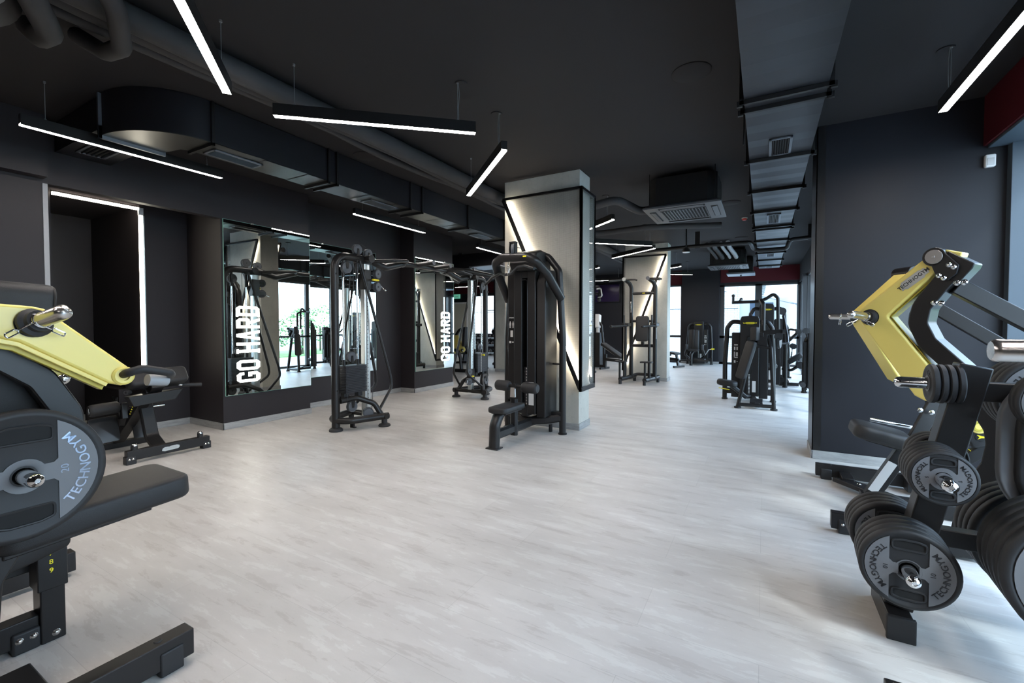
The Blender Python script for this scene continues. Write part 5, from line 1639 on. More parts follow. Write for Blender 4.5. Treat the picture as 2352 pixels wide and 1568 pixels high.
# ================================================================ stack machines beyond the pier
def tower_body(t, x0, x1, yf, H, hx0, hx1, logo=True, panel='left', depth=.32, tubes=True, foot_y=.04):
    """shrouded weight tower facing -y: centre cover, lower side covers, bent side tubes, badge"""
    yb = yf + depth
    xm = (x0 + x1) / 2; w_ = x1 - x0
    H2 = H - .02
    c = MB().prism([(x0, .10), (x1, .10), (x1, H - .05), (x1 - .02, H), (xm, H + .012), (x0 + .02, H), (x0, H - .05)], (0, yb - .04, 0), (1, 0, 0), (0, 0, 1), depth - .04)
    co = t.part('centre_cover', c, SHIELD, bevel=.01)
    sl = MB().tube(fillet([(xm - .035, yf - .001, .16), (xm - .035, yf - .001, H * .77), (xm + .035, yf - .001, H * .77), (xm + .035, yf - .001, .11), (xm - .035, yf - .001, .11)], .03, 4), .006, 6)
    t.part('slot_rim', sl, BLACK2, co)
    t.part('slot', MB().box((xm - .034, yf - .002, .13), (xm + .034, yf, H * .76)), DARK, co, smooth=0)
    m = MB()
    for k in range(14):
        m.box((xm - .012, yf - .0035, .15 + k * .024), (xm + .012, yf - .002, .15 + k * .024 + .012))
    t.part('stack_number_labels', m, STICK, co, smooth=0)
    for s in (-1, 1):
        a = x0 if s < 0 else x1
        o = MB().box((a, yf + .06, .06), (a + s * w_ * .45, yb, H * .81))
        so = t.part('side_cover', o, SHIELD, bevel=.008)
        if (panel == 'left' and s < 0) or (panel == 'right' and s > 0):
            px = a + s * w_ * .22
            k = H / 1.46
            pm = MB()
            yq = yf + .0585
            pm.box((px - .028, yq, .96 * k), (px + .028, yq + .0015, .98 * k))
            pm.box((px - .03, yq, .88 * k), (px - .008, yq + .0015, .935 * k)).box((px + .008, yq, .88 * k), (px + .03, yq + .0015, .935 * k))
            pm.box((px - .03, yq, .74 * k), (px - .018, yq + .0015, .85 * k)).box((px - .03, yq, .74 * k), (px + .03, yq + .0015, .76 * k)).box((px - .0, yq, .77 * k), (px + .03, yq + .0015, .84 * k))
            pm.box((px - .03, yq, .66 * k), (px - .004, yq + .0015, .70 * k)).box((px + .012, yq, .675 * k), (px + .03, yq + .0015, .685 * k))
            t.part('instruction_panel', MB().box((px - .042, yf + .0595, .63 * k), (px + .042, yf + .061, 1.01 * k)), BLACK2, so, smooth=0)
            t.part('panel_print', pm, STICK, so, smooth=0)
    if tubes:
        yt = (yf + yb) / 2
        for s in (-1, 1):
            a = x0 if s < 0 else x1
            hx = hx0 if s < 0 else hx1
            pts = fillet([(a, yt, H - .10), (hx - s * .10, yt, H - .08), (hx - s * .03, yt, H - .20), (hx, yt, H * .45), (hx, yt, .02)], [0, .1, .06, .3, 0], 6)
            t.part('side_tube', MB().tube(pts, .038, 14), BLACK)
            t.part('foot', MB().cyl((hx, yt, 0), (hx, yt, .025), .048, 16), RUBBER)
            t.part('base_rail', MB().bar((a, yt, .16), (hx, yt, .16), .07, .10), BLACK, bevel=.006)
    if logo:
        z = H - .115
        lw = w_ * .36
        bp = [(-1, .28), (-.62, .28), (-.5, .42), (.62, .42), (.7, .28), (1, .28), (.92, -.2), (.6, -.3), (.5, -.42), (-.45, -.42), (-.52, -.26), (-.9, -.2)]
        m = MB().prism([(xm + a * lw, z + b * lw * .36) for a, b in bp], (0, yf - .001, 0), (1, 0, 0), (0, 0, 1), .004)
        l = t.part('yellow_badge', m, YEL2, co, smooth=0)
        t.part('badge_lettering', MB().text('TECHNOGYM', (xm, yf - .0052, z - lw * .10), (1, 0, 0), (0, 0, 1), lw * .29, .0008, 'CENTER', .012), LETTER, l, smooth=0)
    t.part('warning_sticker', MB().box((x1 - .10, yf - .002, .17), (x1 - .045, yf, .36)), STICK, co, smooth=0, label='pale printed sticker')


t = T('vertical_row_machine', 'black stack machine with leaning back pad, nearest of the right hand group', 'gym machine', (-.2, 8.3, 0), world=True)
tower_body(t, -.352, -.062, 8.55, 1.455, -.59, .15)
for a, b, c in (((-.345, 7.85, .02), (-.17, 7.95, .86), (-.10, 8.0, 1.12)), ((.15, 7.85, .02), (.10, 7.95, .95), (.06, 8.0, 1.14))):
    t.part('front_leg', MB().rect([a, b, c], .055, .07, c=.3), BLACK)
    t.part('foot', MB().cyl((a[0], a[1], 0), (a[0], a[1], .025), .05, 16), RUBBER)
t.part('base_rail', MB().rect([(-.32, 7.85, .06), (.13, 7.85, .06)], .06, .05, c=.3), BLACK)
t.part('base_rail', MB().rect([(-.07, 7.85, .06), (-.15, 8.6, .08)], .09, .06, c=.3), BLACK)
t.part('cross_brace', MB().rect([(-.15, 7.94, .99), (.10, 7.94, .95)], .04, .045, c=.3), BLACK)
t.part('tread', MB().obox((-.09, 8.02, .10), (.09, 0, 0), (0, .10, .02), (0, 0, .012)), BLACK2, bevel=.004)
d_ = V((.155, .08, .59)).normalized()
t.part('back_pad', MB().rbox((-.235, 7.90, .76), d_ * .31, V((.75, -.6, -.1)).normalized() * .085, V((-.6, -.75, .2)).normalized() * .04, .05, 5, .025), PADM)
t.part('head_pad', MB().rbox((-.12, 7.93, 1.17), (0, 0, .11), (.045, -.03, 0), (-.025, -.03, 0), .025, 4, .015), PADM)
t.part('head_bracket', MB().box((-.12, 7.93, 1.12), (.0, 8.03, 1.19)), BLACK, bevel=.006)
t.part('shroud_plate', MB().prism([(-.09, .98), (.05, .98), (.05, 1.16), (-.04, 1.17), (-.09, 1.1)], (0, 7.99, 0), (1, 0, 0), (0, 0, 1), .05), SHIELD, bevel=.006)
t.part('centre_mast', MB().oval(fillet([(-.01, 8.05, 1.0), (-.01, 8.05, 1.64), (-.04, 8.15, 1.70), (-.06, 8.3, 1.70)], .05), .03, .024, 14), BLACK)
a = t.part('pivot_arm', MB().bar((-.02, 7.98, 1.185), (.26, 7.98, 1.21), .07, .07), BLACK, bevel=.01)
t.part('pivot_cap', MB().cyl((.20, 7.93, 1.13), (.20, 8.03, 1.13), .06, 20).cyl((.25, 7.94, 1.21), (.29, 7.94, 1.21), .03, 16), RUBBER, a)
t.part('cam_disc', MB().lathe([(.001, 0), (.10, 0), (.11, .01), (.10, .04), (.001, .04)], (.19, 8.02, 1.05), (1, -.2, 0), 28), SHIELD)
ov = fillet([(-.47, 8.3, 1.685), (-.08, 8.3, 1.69), (.03, 8.3, 1.735), (.13, 8.3, 1.81), (.19, 8.3, 1.74), (.20, 8.3, 1.20)], [0, .1, .1, .05, .05, 0], 6)
ar = t.part('overhead_arm', MB().rect(ov, .05, .055, up=(0, 1, 0), c=.3), BLACK)
t.part('handle', MB().tube([(-.45, 8.28, 1.70), (-.44, 8.12, 1.78)], .019, 12).ball((-.44, 8.11, 1.785), .026), RUBBER, ar)
t.part('handle', MB().tube([(-.36, 8.32, 1.70), (-.34, 8.48, 1.74)], .019, 12).ball((-.34, 8.49, 1.745), .026), RUBBER, ar)
t.part('seat', MB().rbox((-.52, 8.2, .345), (.155, 0, -.02), (0, .13, 0), (.004, 0, .045), .09, 6, .03), PADM)
t.part('seat_arm', MB().rect([(-.45, 8.2, .30), (-.25, 8.3, .12), (-.2, 8.5, .10)], .06, .07, c=.3), BLACK)
t.part('seat_lever', MB().bar((-.64, 8.1, .27), (-.48, 8.12, .245), .035, .012), YEL2, bevel=.003)

t = T('chest_press_machine', 'black stack machine with yellow badge standing behind the leaning pad machine', 'gym machine', (.1, 10.9, 0), world=True)
tower_body(t, -.085, .185, 10.75, 1.75, -.28, .40, panel='none')
t.part('pivot_housing', MB().cyl((.33, 10.80, 1.60), (.33, 10.98, 1.60), .075, 20), RUBBER)
t.part('seat', MB().rbox((.05, 10.2, .50), (.19, 0, 0), (0, .17, 0), (0, 0, .04), .06, 5, .025), PADM)
t.part('seat_post', MB().bar((.05, 10.25, .05), (.05, 10.25, .46), .09, .07), BLACK)
t.part('floor_beam', MB().bar((.05, 10.1, .08), (.05, 10.75, .08), .08, .09), BLACK)
for s in (-1, 1):
    t.part('press_arm', MB().tube(fillet([(.05 + s * .30, 10.85, 1.5), (.05 + s * .36, 10.5, 1.1), (.05 + s * .36, 10.15, .95), (.05 + s * .2, 10.1, .95)], .1), .025, 12), BLACK)

t = T('leg_machine', 'black leg machine with rollers seen against the glass at far right', 'gym machine', (.5, 11.5, 0), world=True)
tower_body(t, .20, .42, 11.9, 1.45, .12, .50, panel='none', logo=False)
t.part('curved_arm', MB().tube(fillet([(.40, 11.4, 1.16), (.50, 11.3, 1.22), (.62, 11.2, 1.20)], .08), .022, 12), BLACK)
t.part('roller', MB().cyl((.64, 11.05, 1.17), (.64, 11.32, 1.17), .055, 20), PADM)
t.part('link_arm', MB().rect([(.64, 11.2, 1.17), (.45, 11.2, .95), (.40, 11.3, .80)], .05, .06, c=.3), BLACK)
t.part('roller', MB().cyl((.55, 11.05, .86), (.55, 11.32, .86), .06, 20), PADM)
t.part('thin_rod', MB().cyl((.54, 11.2, .82), (.50, 11.2, .50), .014, 10), CHROME)
t.part('calf_pad', MB().rbox((.58, 11.2, .60), (.125, 0, .09), (0, .14, 0), (-.03, 0, .04), .03, 4, .02), PADM)
t.part('large_roller', MB().cyl((.68, 11.03, .47), (.68, 11.36, .47), .075, 24), PADM)
t.part('lower_arm', MB().tube(fillet([(.36, 11.3, .36), (.52, 11.2, .34), (.66, 11.2, .45)], .1), .03, 12), BLACK)
t.part('foot_lever', MB().tube([(.45, 11.2, .2), (.50, 11.2, .05)], .018, 10).cyl((.42, 11.1, .19), (.52, 11.1, .19), .025, 12), CHROME)
t.part('floor_beam', MB().bar((.42, 11.1, .06), (.42, 11.95, .06), .08, .09), BLACK)
t.part('floor_beam', MB().bar((.30, 11.15, .05), (.66, 11.15, .05), .06, .07), BLACK)

t = T('edge_stack_machine', 'black machine tower half hidden behind the right hand wall end', 'gym machine', (.72, 10.2, 0), world=True)
tower_body(t, .735, .88, 10.1, 1.22, .69, .92, panel='none', logo=False, depth=.3)
t.part('shoulder_roller', MB().cyl((.70, 10.0, 1.20), (.70, 10.2, 1.20), .055, 20), PADM)
t.part('roller_arm', MB().rect([(.70, 10.12, 1.18), (.74, 10.15, 1.05), (.8, 10.2, 1.0)], .04, .05, c=.3), BLACK)
t.part('low_roller', MB().cyl((.66, 10.05, .17), (.66, 10.35, .17), .05, 16), PADM)

t = T('adductor_machine', 'small black seated stack machine with yellow handle against the dark far pier', 'gym machine', (-1.88, 15.9, 0), world=True)
tower_body(t, -2.03, -1.745, 15.95, 1.44, -2.25, -1.50, panel='right')
t.part('back_pad', MB().rbox((-2.01, 15.70, .83), (.15, 0, 0), (0, .05, .33), (0, .035, -.006), .05, 5, .02), PADM)
t.part('pad_rim', MB().tube(fillet([(-2.165, 15.665, .52), (-2.165, 15.76, 1.17), (-1.855, 15.76, 1.17), (-1.855, 15.665, .52)], .05), .012, 8), BLACK)
t.part('pad_spine', MB().box((-2.05, 15.6, .50), (-1.98, 15.72, 1.17)), BLACK, bevel=.008)
t.part('front_leg', MB().oval(fillet([(-2.05, 15.45, .0), (-2.05, 15.45, .36), (-2.0, 15.6, .47), (-1.95, 15.75, .47)], .1), .05, .055, 16, up=(0, 1, 0)), BLACK)
t.part('seat', MB().rbox((-1.98, 15.55, .50), (.15, 0, 0), (0, .16, 0), (0, 0, .035), .05, 5, .02), PADM)
for s in (-1, 1):
    t.part('thigh_pad', MB().rbox((-1.95 + s * .24, 15.45, .60), (0, .13, 0), (0, 0, .09), (.03, 0, 0), .05, 5, .02), PADM)
    t.part('swing_arm', MB().tube(fillet([(-1.95 + s * .24, 15.5, .55), (-1.95 + s * .30, 15.55, .35), (-1.95 + s * .12, 15.75, .16)], .1), .03, 12), BLACK)
    t.part('foot_rest', MB().tube([(-1.95 + s * .10, 15.4, .17), (-1.95 + s * .42, 15.4, .17)], .028, 12), BLACK)
h_ = t.part('side_lever', MB().tube(fillet([(-1.68, 15.7, .30), (-1.60, 15.65, .42), (-1.54, 15.6, .52), (-1.46, 15.6, .54)], .05), .014, 10), CHROME)
t.part('lever_grip', MB().cyl((-1.47, 15.6, .54), (-1.37, 15.6, .545), .02, 14), YEL2, h_)
t.part('gear_housing', MB().rbox((-1.85, 15.7, .15), (.22, 0, 0), (0, .16, 0), (0, 0, .08), .05, 4, .03), BLACK)

t = T('covered_stack_machine', 'dark machine with white console top seen just right of nearest column', 'gym machine', (-4.45, 13.2, 0), world=True)
t.part('cover', MB().box((-4.62, 13.05, .05), (-4.33, 13.45, 1.09)), SHIELD, bevel=.01)
t.part('console', MB().rbox((-4.45, 13.15, 1.44), (.10, 0, 0), (0, .03, .20), (0, .10, -.015), .03, 4, .02), WHITE)
t.part('console_neck', MB().box((-4.46, 13.1, 1.08), (-4.38, 13.2, 1.3)), WHITE, bevel=.01)
t.part('side_tube', MB().tube(fillet([(-4.62, 13.1, 1.42), (-4.36, 13.1, 1.40), (-4.29, 13.1, 1.30), (-4.215, 13.1, .6), (-4.21, 13.1, .02)], [0, .08, .06, .3, 0], 6), .035, 14), BLACK)
t.part('base_rail', MB().bar((-4.6, 13.1, .07), (-4.2, 13.1, .07), .06, .08), BLACK)
t.part('foot', MB().cyl((-4.21, 13.1, 0), (-4.21, 13.1, .025), .045, 14), RUBBER)
t.part('yellow_tab', MB().box((-4.66, 13.06, 1.28), (-4.60, 13.10, 1.32)), YEL2, smooth=0)

t = T('boxing_arm_station', 'tall black frame with hanging jointed arms beside the nearest column', 'gym machine', (-3.95, 11.5, 0), world=True)
t.part('mast', MB().box((-4.25, 11.45, 0), (-4.13, 11.57, 2.35)), BLACK, bevel=.01)
for z in (2.31, 2.13):
    t.part('swing_arm', MB().rect(fillet([(-4.2, 11.4, z), (-3.75, 11.2, z), (-3.70, 11.15, z - .2)], .06), .05, .06, c=.3), BLACK)
t.part('end_loop', MB().tube(fillet([(-3.78, 11.15, 2.24), (-3.66, 11.1, 2.26), (-3.63, 11.1, 2.05), (-3.74, 11.12, 2.02)], .05), .02, 10), SILVER)
t.part('end_knob', MB().ball((-3.72, 11.12, 1.97), .05, 14, 8), RUBBER)
t.part('base', MB().box((-4.4, 11.2, 0), (-4.0, 11.8, .06)), BLACK, bevel=.01)


def bench(label, x, y, rz):
    t = T('weight_bench', label, 'bench', (x, y, 0), rz)
    t.part('back_pad', MB().rbox((0, .32, .56), (.14, 0, 0), (0, .34, .20), (0, -.02, .035), .04, 4, .02), PADM)
    t.part('seat_pad', MB().rbox((0, -.2, .44), (.14, 0, 0), (0, .16, .02), (0, 0, .035), .04, 4, .02), PADM)
    t.part('spine', MB().bar((0, -.4, .24), (0, .6, .30), .07, .08), BLACK, bevel=.005)
    t.part('front_leg', MB().bar((0, -.38, .03), (0, -.30, .42), .07, .06), BLACK, bevel=.005)
    t.part('rear_leg', MB().bar((0, .58, .03), (0, .55, .45), .07, .06), BLACK, bevel=.005)
    for y_ in (-.4, .6):
        t.part('foot_bar', MB().bar((-.24, y_, .03), (.24, y_, .03), .06, .06), BLACK, bevel=.005)
    t.part('pad_edge', MB().rbox((0, .30, .515), (.135, 0, 0), (0, .33, .19), (0, -.004, .007), .04, 4), WHITE)
    return t


bench('black adjustable bench low beside the middle column on its left', -3.55, 12.75, 75)
bench('black adjustable bench showing just right of the middle column', -2.62, 14.7, 60)

# ================================================================ back extension bench at the left wall
t = T('back_extension_bench', 'black back extension bench with hip pads before the lit niche wall', 'gym machine', (-5.5, 2.1, 0), world=True)
xb_ = -5.16
b = t.part('front_beam', MB().box((xb_ - .03, 1.805, .035), (xb_ + .03, 2.515, .128)), BLACK, bevel=.004)
for y in (1.835, 2.485):
    t.part('foot_pad', MB().box((xb_ - .036, y - .04, 0), (xb_ + .036, y + .04, .075)), RUBBER, b, bevel=.006)
    bolt_parts(t, [(xb_ + .036, y - .014, .048), (xb_ + .036, y + .014, .05)], (1, 0, 0), .009, STEEL, b)
for y in (1.87, 2.435):
    k_ = t.part('storage_peg', MB().cyl((xb_, y, .128), (xb_, y, .165), .027, 20), RUBBER)
    t.part('peg_cap', MB().lathe([(.026, 0), (.025, .01), (.018, .02), (.001, .024)], (xb_, y, .165), n=20), CHROME, k_)
bd = t.part('badge', MB().prism([(-.075, -.016), (-.07, .004), (-.05, .016), (-.01, .013), (0, .018), (.055, .018), (.075, .010), (.075, -.010), (.06, -.02), (-.05, -.024)], (xb_ + .03, 2.155, .085), (0, 1, 0), (0, 0, 1), .003), SILVER, b)
t.part('badge_lettering', MB().text('TECHNOGYM', (xb_ + .0335, 2.155, .078), (0, 1, 0), (0, 0, 1), .017, .0006), STICK, bd, smooth=0)
st = fillet([(xb_, 2.12, .075), (-5.28, 2.12, .08), (-5.42, 2.11, .17), (-5.50, 2.10, .45), (-5.56, 2.10, .60)], .12, 7)
t.part('curved_strut', MB().rect(st, .12, .05, up=(0, 0, 1), c=.2), BLACK)
t.part('main_frame', MB().bar((-5.95, 2.02, .08), (-5.30, 2.07, .66), .10, .065), BLACK, bevel=.005)
t.part('slide_frame', MB().bar((-5.70, 2.03, .36), (-5.25, 2.08, .70), .07, .05), BLACK2, bevel=.005)
t.part('rear_foot', MB().box((-6.02, 1.80, 0), (-5.95, 2.30, .07)), BLACK, bevel=.005)
m = MB()
for i in range(4):
    m.box((-5.52 + i * .02, 1.968, .41 + i * .025), (-5.505 + i * .02, 1.972, .42 + i * .025))
t.part('position_numbers', m, YEL2, smooth=0)
t.part('pad_carrier', MB().prism([(1.86, .62), (2.32, .65), (2.25, .55), (1.90, .52)], (-5.33, 0, 0), (0, 1, 0), (0, 0, 1), .10), BLACK, bevel=.006)
t.part('carrier_head', MB().obox((-5.25, 2.09, .69), (.04, 0, .03), (0, .055, 0), (-.015, 0, .03)), BLACK, bevel=.006)
t.part('warning_triangle', MB().prism([(-.012, -.010), (.012, -.010), (0, .012)], (-5.216, 2.09, .722), (0, 1, 0), (0, 0, 1), .001), YEL2, smooth=0, label='small yellow warning triangle')
for y0, y1 in ((1.87, 2.06), (2.13, 2.37)):
    yc, h = (y0 + y1) / 2, (y1 - y0) / 2
    t.part('hip_pad', MB().rbox((-5.30, yc, .775), (0, h, .006), (-.05, 0, .075), (.06, 0, .035), .045, 6, .03), PADM)
for s, pts in ((0, [(-5.28, 1.90, .66), (-5.2, 1.83, .67)]), (1, [(-5.3, 2.28, .685), (-5.25, 2.50, .668)])):
    g = t.part('side_handle', MB().cyl(pts[0], pts[1], .010, 10), STEEL)
    p0, p1 = V(pts[0]), V(pts[1])
    q0 = p0.lerp(p1, .25)
    t.part('handle_grip', MB().cyl(q0, p1, .019, 14), RUBBER, g)
for y0, y1, zc in ((1.70, 1.935, .47), (2.03, 2.30, .49)):
    m = MB().lathe([(.001, 0), (.048, 0), (.058, .014), (.06, .03), (.06, y1 - y0 - .03), (.057, y1 - y0 - .012), (.045, y1 - y0), (.001, y1 - y0)], (-5.66, y0, zc), (0, 1, .04), 26)
    o = t.part('calf_roller', m, PADM)
    for yy, s in ((y0, -1), (y1, 1)):
        t.part('roller_cap', MB().lathe([(.001, .006), (.02, .006), (.03, .002), (.031, 0)], (-5.66, yy, zc), (0, s, 0), 20), CHROME, o)
t.part('roller_bracket', MB().prism([(-5.70, .50), (-5.62, .52), (-5.60, .36), (-5.72, .34)], (0, 1.99, 0), (1, 0, 0), (0, 0, 1), .05), BLACK, bevel=.005)
t.part('roller_bracket', MB().bar((-5.66, 1.96, .44), (-5.72, 2.0, .28), .06, .05), BLACK, bevel=.005)
t.part('adjust_pin', MB().cyl((-5.52, 2.10, .46), (-5.50, 2.26, .465), .010, 10), CHROME)
fp = MB().rbox((-5.74, 1.84, .25), (0, .115, .005), (-.04, 0, .125), (.010, 0, .004), .02, 4)
t.part('foot_plate', fp, BLACK2)
fp = MB().rbox((-5.74, 2.17, .23), (0, .10, -.005), (-.04, 0, .115), (.010, 0, .004), .02, 4)
t.part('foot_plate', fp, BLACK2)
bolt_parts(t, [(-5.30, 1.95, .60), (-5.30, 2.2, .61)], (1, 0, 0), .010, STEEL)

# ================================================================ far left corner: dumbbells and a yellow armed machine
t = T('dumbbell_rack', 'black three tier dumbbell rack under the far left window', 'rack', (-8.45, 12.7, 0), world=True)
for x in (-9.1, -7.8):
    t.part('upright', MB().prism([(12.5, 0), (13.1, 0), (13.1, .06), (12.95, .10), (12.95, 1.0), (12.85, 1.0), (12.6, .10), (12.5, .06)], (x - .03, 0, 0), (0, 1, 0), (0, 0, 1), .06), BLACK, bevel=.006)
TIER = ((.36, 12.55), (.62, 12.68), (.86, 12.80))
for z, y in TIER:
    t.part('shelf', MB().obox((-8.45, y, z), (.65, 0, 0), (0, .13, .03), (0, 0, .012)), BLACK, bevel=.004)
DBW = pmat('dumbbell_end_cap', (.45, .42, .44), .35)
dtag = ('lowest', 'middle', 'top')
first = None
for ti, (z, y) in enumerate(TIER):
    n = 9
    for i in range(n):
        x = -9.0 + i * (1.12 / (n - 1))
        if first is None:
            first = T('dumbbell', 'x', 'dumbbell', (x, y, z + .105), 0, 'dumbbells on the rack')
            first.part('handle', MB().cyl((0, -.07, 0), (0, .07, 0), .014, 10), CHROME)
            for s in (-1, 1):
                hd = first.part('head', MB().cyl((0, s * .06, 0), (0, s * .13, 0), .05, 16), RUBBER, bevel=.006)
                first.part('end_cap', MB().cyl((0, s * .13, 0), (0, s * .133, 0), .032, 16), DBW, hd)
            o = first.o
        else:
            o = dup(first.o, (x, y, z + .105))
        lab = 'black dumbbell on the %s tier of the far rack, %s' % (dtag[ti], 'at its left end' if i == 0 else 'at its right end' if i == n - 1 else '%s from left' % ('first', 'second', 'third', 'fourth', 'fifth', 'sixth', 'seventh', 'eighth')[i])
        o['label'] = lab
for i, (x, z) in enumerate(((-7.98, 1.02), (-7.86, 1.0))):
    k_ = T('kettlebell', 'dark ball shaped kettlebell on the rack end, %s' % ('left one', 'right one')[i], 'kettlebell', (x - .03, 12.9, 1.0))
    k_.part('bell', MB().ball((0, 0, .09), .09, 18, 10), RUBBER)
    k_.part('handle', MB().tube(arc((0, 0, .16), (1, 0, 0), (0, 0, 1), .055, -10, 190, 12), .014, 10), PULM)

t = T('plate_loaded_leg_press', 'small distant machine with yellow arm seen left of the far cable tower', 'gym machine', (-7.4, 10.1, 0), world=True)
S = lambda x, z: (x * .875, 1.3 + (z - 1.3) * .875)
q = [S(-8.60, .99), S(-8.50, .99), S(-8.22, .55), S(-8.27, .46), S(-8.52, .42), S(-8.62, .60)]
t.part('yellow_arm', slab(q, 'y', 10.02, 10.10), YELLOW, bevel=.008)
t.part('curved_frame', MB().rect(fillet([(x, 10.15, z) for x, z in (S(-8.70, .15), S(-8.68, .95), S(-8.5, 1.18), S(-8.25, 1.22))], .15), .06, .08, c=.3), BLACK)
x_, z_ = S(-8.17, .95)
t.part('back_pad', MB().rbox((x_, 10.0, z_), (.045, 0, .0), (.02, 0, .27), (.012, -.09, 0), .03, 4, .02), PADM)
t.part('pad_rail', MB().rect([(S(-8.2, .9)[0], 10.1, .85), (S(-8.05, .5)[0], 10.1, .5)], .06, .05, c=.3), BLACK)
t.part('bent_leg', MB().rect(fillet([(-7.55, 10.0, .62), (-7.38, 10.0, .60), (-7.30, 10.0, .40), (-7.26, 10.0, .05)], .12), .10, .09, c=.3), BLACK)
t.part('lower_frame', MB().bar((-7.65, 9.97, .06), (-7.0, 9.97, .06), .06, .09), BLACK, bevel=.005)
t.part('lower_frame', MB().bar((-7.65, 10.0, .26), (-7.05, 10.0, .30), .05, .06), BLACK, bevel=.005)
horn(t, (-7.25, 10.0, .62), (.7, -.7, 0), .16, .022, CHROME)
t.part('yellow_foot', MB().box((-7.62, 9.95, .52), (-7.48, 10.05, .60)), YELLOW, bevel=.01)

# ================================================================ bar and rack end at the right edge of the photograph
t = T('barbell', 'thick steel barbell sleeve entering from the right edge above the plates', 'barbell', (1.1, 1.37, 1.245), world=True)
t.part('sleeve', MB().lathe([(.001, 0), (.020, 0), (.0245, .005), (.025, .012), (.025, .42), (.04, .42), (.04, .45), (.014, .455), (.014, .5)], (.435, 1.37, 1.245), (1, 0, 0), 32), STEEL)
t.part('shaft', MB().cyl((.93, 1.37, 1.245), (1.88, 1.37, 1.245), .014, 14), STEEL)
t = T('bar_stand', 'black bar stand whose foot shows at the bottom edge right of centre', 'rack', (1.0, 1.5, 0), world=True)
for x in (.98, 1.72):
    t.part('upright', MB().box((x - .03, 1.39, 0), (x + .03, 1.46, 1.20)), BLACK, bevel=.004)
    t.part('cradle', MB().prism([(1.35, 1.20), (1.46, 1.20), (1.46, 1.23), (1.41, 1.228), (1.36, 1.228), (1.335, 1.26), (1.325, 1.255)], (x - .025, 0, 0), (0, 1, 0), (0, 0, 1), .05), BLACK)
fb = t.part('base_beam', MB().bar((.365, 1.86, .07), (1.75, 1.86, .07), .06, .10), BLACK, bevel=.004)
t.part('foot_pad', MB().box((.375, 1.822, 0), (.45, 1.898, .075)), RUBBER, fb, bevel=.006)
bolt_parts(t, [(.39, 1.86, .12)], (0, 0, 1), .008, STEEL, fb)
for x in (.98, 1.72):
    t.part('stay', MB().bar((x, 1.43, .07), (x, 1.86, .07), .06, .09), BLACK, bevel=.004)
# ================================================================ the yard outside the windows
PAVE = pmat('yard_paving', (.55, .55, .53), .9, var=.2, vscale=1.5)
gr = MB().box((-40, 16.7, -.12), (40, 60, -.06)).box((2.1, -25, -.12), (40, 16.7, -.06))
struct('ground_yard', gr, PAVE, smooth=0)
t = T('brick_building', 'whitewashed brick building outside the far windows', 'building', (-7, 22, -.06), world=True)
t.part('brick_wall', MB().box((-20, 22, -.06), (-.95, 22.4, 7.5)), BRICK, smooth=0)
t.part('doorway', MB().box((-.55, 22.3, -.06), (.35, 22.4, 2.3)), pmat('blue_grey_door', (.12, .16, .22), .5))
t.part('side_wall', MB().box((-.95, 22.35, -.06), (1.1, 22.7, 3.2)), pmat('pale_render', (.85, .85, .83), .8), smooth=0)
wz = MB()
for x in (-3.2, -6.5):
    t.part('brick_ledge', MB().box((x - .9, 21.95, 4.0), (x + .9, 22.0, 4.12)), BRICK)
t.part('wall_cable', MB().tube([(-20, 21.97, 2.1), (-1, 21.97, 2.06)], .015, 6), LETTER)
t.part('wall_hook', MB().tube(arc((-1.55, 21.95, 2.75), (1, 0, 0), (0, 0, 1), .09, 200, 20, 8), .015, 6), LETTER)
t = T('canopy_annex', 'pale panelled annex with sloping canopy outside at far right', 'building', (1.6, 20, -.06), world=True)
PANEL = pmat('white_cladding', (.86, .86, .86), .6)
t.part('clad_wall', MB().box((1.15, 18.2, -.06), (1.4, 22.2, 2.95)), PANEL, smooth=0)
for z in (.7, 1.4, 2.1):
    t.part('panel_joint', MB().box((1.14, 18.2, z), (1.152, 22.2, z + .012)), GLINT, smooth=0)
t.part('canopy_roof', MB().obox((.2, 20.2, 3.0), (1.3, 0, .05), (0, 1.7, .11), (0, 0, .04)), pmat('grey_canopy', (.30, .33, .37), .6), bevel=.01)
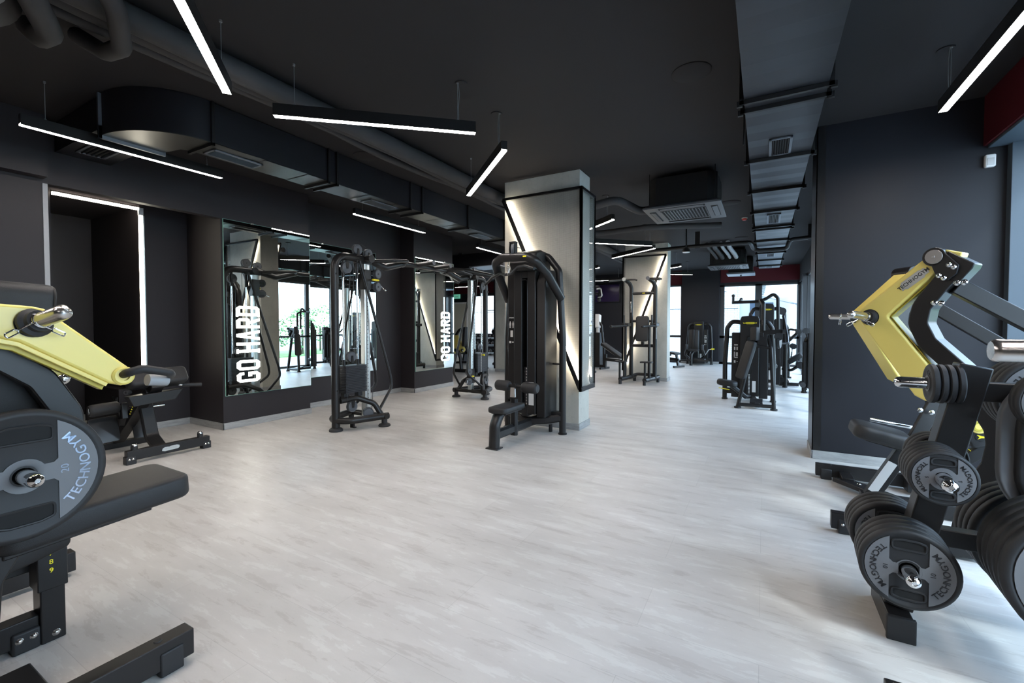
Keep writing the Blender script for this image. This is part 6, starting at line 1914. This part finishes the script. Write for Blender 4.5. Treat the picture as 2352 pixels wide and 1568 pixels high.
t.part('canopy_fascia', MB().bar((-1.05, 18.3, 2.86), (1.45, 18.3, 2.92), .05, .14), PANEL)
t.part('canopy_strut', MB().tube([(-.2, 18.4, 2.4), (1.2, 18.6, 2.0)], .03, 8), GLINT)
fx = MB()
for k in range(9):
    fx.lathe([(.09, 0), (.12, .03), (.09, .06)], V((-.15 + .012 * k, 19.2, 2.28 + k * .06)), (.2, 0, 1), 16)
t.part('corrugated_pipe', fx, SILVER)
t.part('lit_panel', MB().box((1.13, 19.0, 1.0), (1.15, 19.5, 2.4)), PANEL)
t.part('red_box', MB().box((1.05, 18.5, 2.28), (1.16, 18.7, 2.5)), REDPL)
# garden strip seen only in the mirrors
rnd.seed(11)


def bush(name, label, c, r, h, n):
    m = MB()
    for i in range(n):
        a = rnd.uniform(0, 2 * PI); b = math.acos(rnd.uniform(-.6, 1)); q = rnd.uniform(.55, 1) ** .5
        p = V((c[0] + r * q * math.sin(b) * math.cos(a), c[1] + r * q * math.sin(b) * math.sin(a), c[2] + h * (.45 + .5 * q * math.cos(b))))
        s = rnd.uniform(.05, .11)
        u = V((rnd.uniform(-1, 1), rnd.uniform(-1, 1), rnd.uniform(-1, 1))).normalized(); v = u.orthogonal().normalized()
        m.add([p - u * s, p + v * s * .5, p + u * s, p - v * s * .5], [(0, 1, 2, 3)])
    t = T(name, label, 'bush', c)
    t.part('foliage', m.xf(M.Translation(-V(c))), LEAF, smooth=0)
    t.part('stem', MB().tube([(0, 0, 0), (.03, .02, h * .5)], .05, 8), pmat('bark', (.09, .07, .05), .9))


for i in range(6):
    bush('garden_bush', 'green garden bush outside the right glass wall, %s from the far wall' % ('sixth', 'fifth', 'fourth', 'third', 'second', 'first')[i], (7.2 + (i % 2) * .9, 4.5 + i * 2.2, -.028), 1.1, 2.0 + .3 * (i % 3), 900)
solo('lawn_strip', MB().box((6.2, 5, -.06), (10.5, 17, -.03)), pmat('lawn_green', (.16, .34, .07), .9, var=.4, vscale=20), 'bright green lawn strip outside the right glass wall', 'lawn')
bpy.context.view_layer.update()
